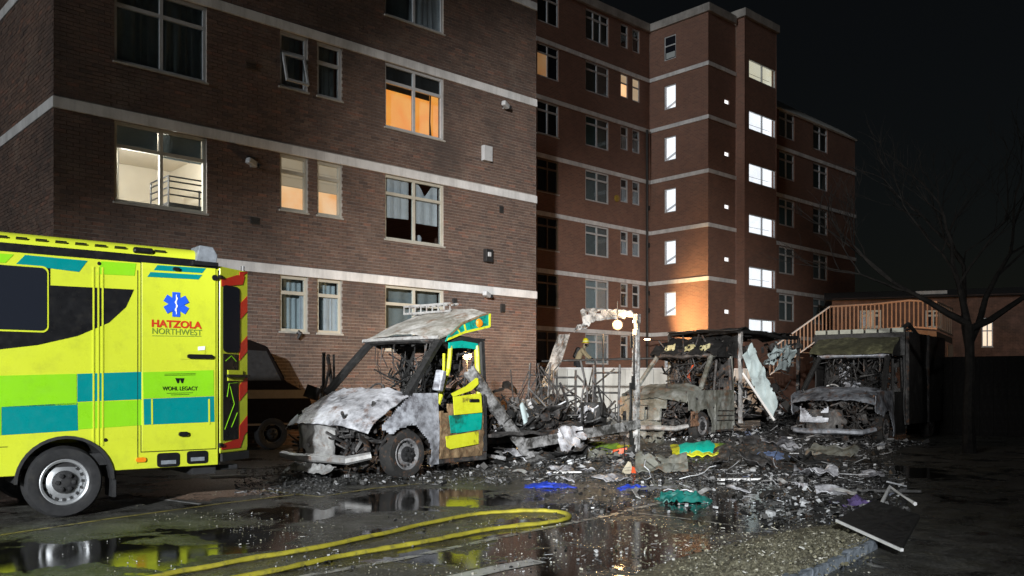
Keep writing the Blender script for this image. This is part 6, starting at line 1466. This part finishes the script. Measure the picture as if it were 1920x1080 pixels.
# pieces large enough to be told apart
MARKS = [((1028, 913), 'flat blue cloth'), ((1186, 918), 'small blue cloth heap'), ((1278, 940), 'teal cloth'), ((1442, 862), 'navy cloth heap'), ((1320, 850), 'turquoise panel'), ((1135, 850), 'yellow and lime panel'), ((1176, 890), 'torn carton'), ((1003, 868), 'foot of the fallen rail'), ((1605, 948), 'purple cloth'), ((1560, 850), 'farthest right wreck')]
KIND = [('metal_strip', 'twisted pale metal strip', 'metal strip'), ('panel_scrap', 'crumpled grey panel scrap', 'scrap'), ('charred_plank', 'charred black plank', 'plank')]
used = {}
for k in range(60):
    nm, lb, ct = KIND[k % 3]; px, py = rnd.uniform(950, 1660), 845 + 85 * rnd.random() ** 1.3; p = gp(px, py); b = MB(); r_ = random.Random(900 + k)
    if any(abs(p.x - c.x) < a and abs(p.y - c.y) < b_ for c, a, b_ in KEEP): continue
    near = min(MARKS, key=lambda q: (gp(*q[0]) - p).length); c = gp(*near[0])
    side = ('just behind' if p.y > c.y else 'just before') if abs(p.y - c.y) > abs(p.x - c.x) else ('left of' if p.x < c.x else 'right of')
    L = r_.uniform(.16, .75); big = 'long' if L > .45 else 'short'
    if k % 3 == 0: b.sheet(lambda u, v: ((u - .5) * L, (v - .5) * .05 + .05 * math.sin(u * 3 + k), .015 + .04 * abs(math.sin(u * 4 + k)) + .025 * v), 8, 1, .010)
    elif k % 3 == 1:
        L *= .62; big = 'large' if L > .28 else 'small'
        b.sheet(lambda u, v: ((u - .5) * L, (v - .5) * L * .7, .02 + .08 * abs(noise.noise(Vector((u * 2, v * 2, k)))) + .05 * v), 6, 5, .010)
    else: b.obox((0, 0, .04), (L * 1.2, .07, .03), (r_.gauss(0, .08), r_.gauss(0, .08), 0))
    key = (nm, big, side, near[1])
    if used.get(key): continue
    used[key] = 1
    o = b.build(nm, M[['pale', 'ash_hood', 'soot'][k % 3]]); o.location = p; o.rotation_euler.z = r_.uniform(0, 6.3)
    tag(o, f'{big} {lb} lying {side} the {near[1]}', ct, ['metal strips in the rubble', 'panel scraps in the rubble', 'charred planks in the rubble'][k % 3])
for k in range(16):
    px, py = ((1010, 850), (965, 868), (1065, 872), (1225, 838), (1405, 842), (1465, 848), (1500, 872), (1560, 862), (1420, 880), (1530, 898), (1350, 885), (1240, 888), (1600, 895), (940, 858), (1480, 828), (1125, 868))[k]
    p = gp(px, py); L = .45 + .45 * ((k * 37) % 10) / 10
    near = min(MARKS, key=lambda q: (gp(*q[0]) - p).length); c = gp(*near[0])
    def sh(u, v):
        q = Vector((u * 2.2, v * 1.6, k * 3.7)); return ((u - .5) * L, (v - .5) * L * .6 + .1 * noise.noise(q * 1.3), .05 + .16 * abs(noise.noise(q)) + .10 * noise.noise(q * 2.6) + (.16 * v if k % 3 else .05))
    if k == 12: continue
    o = MB().sheet(sh, 16, 12, .010, keep=lambda u, v: tri(60 + k, (u, v, 0), 3) < .34).build('body_sheet', M[['char', 'ash_hood', 'soot', 'olive_ash'][k % 4]], None, True)
    o.location = p; o.rotation_euler.z = k * 1.7; col = ['charred', 'grey', 'sooty black', 'olive grey'][k % 4]
    side = 'behind' if p.y > c.y + .3 else ('before' if p.y < c.y - .3 else ('left of' if p.x < c.x else 'right of'))
    tag(o, f'{col} buckled body sheet lying {side} the {near[1]}', 'sheet metal', 'buckled body sheets in the rubble')
# long white strips and a step plate near the intact ambulance
for px, py, L, a, lb in ((428, 896, .5, .5, 'flat pale metal plate lying behind the intact ambulance'), (1055, 889, .55, .15, 'straight white batten lying between the blue cloth and the rubble'), (1400, 902, .8, .1, 'long thin pale batten lying in the dark rubble at right')):
    p = gp(px, py); o = MB().box(-L / 2, L / 2, -.05, .05, .012, .04).build('batten', M['band'], None, bevel=.005); o.location = p; o.rotation_euler.z = a; tag(o, lb, 'batten')
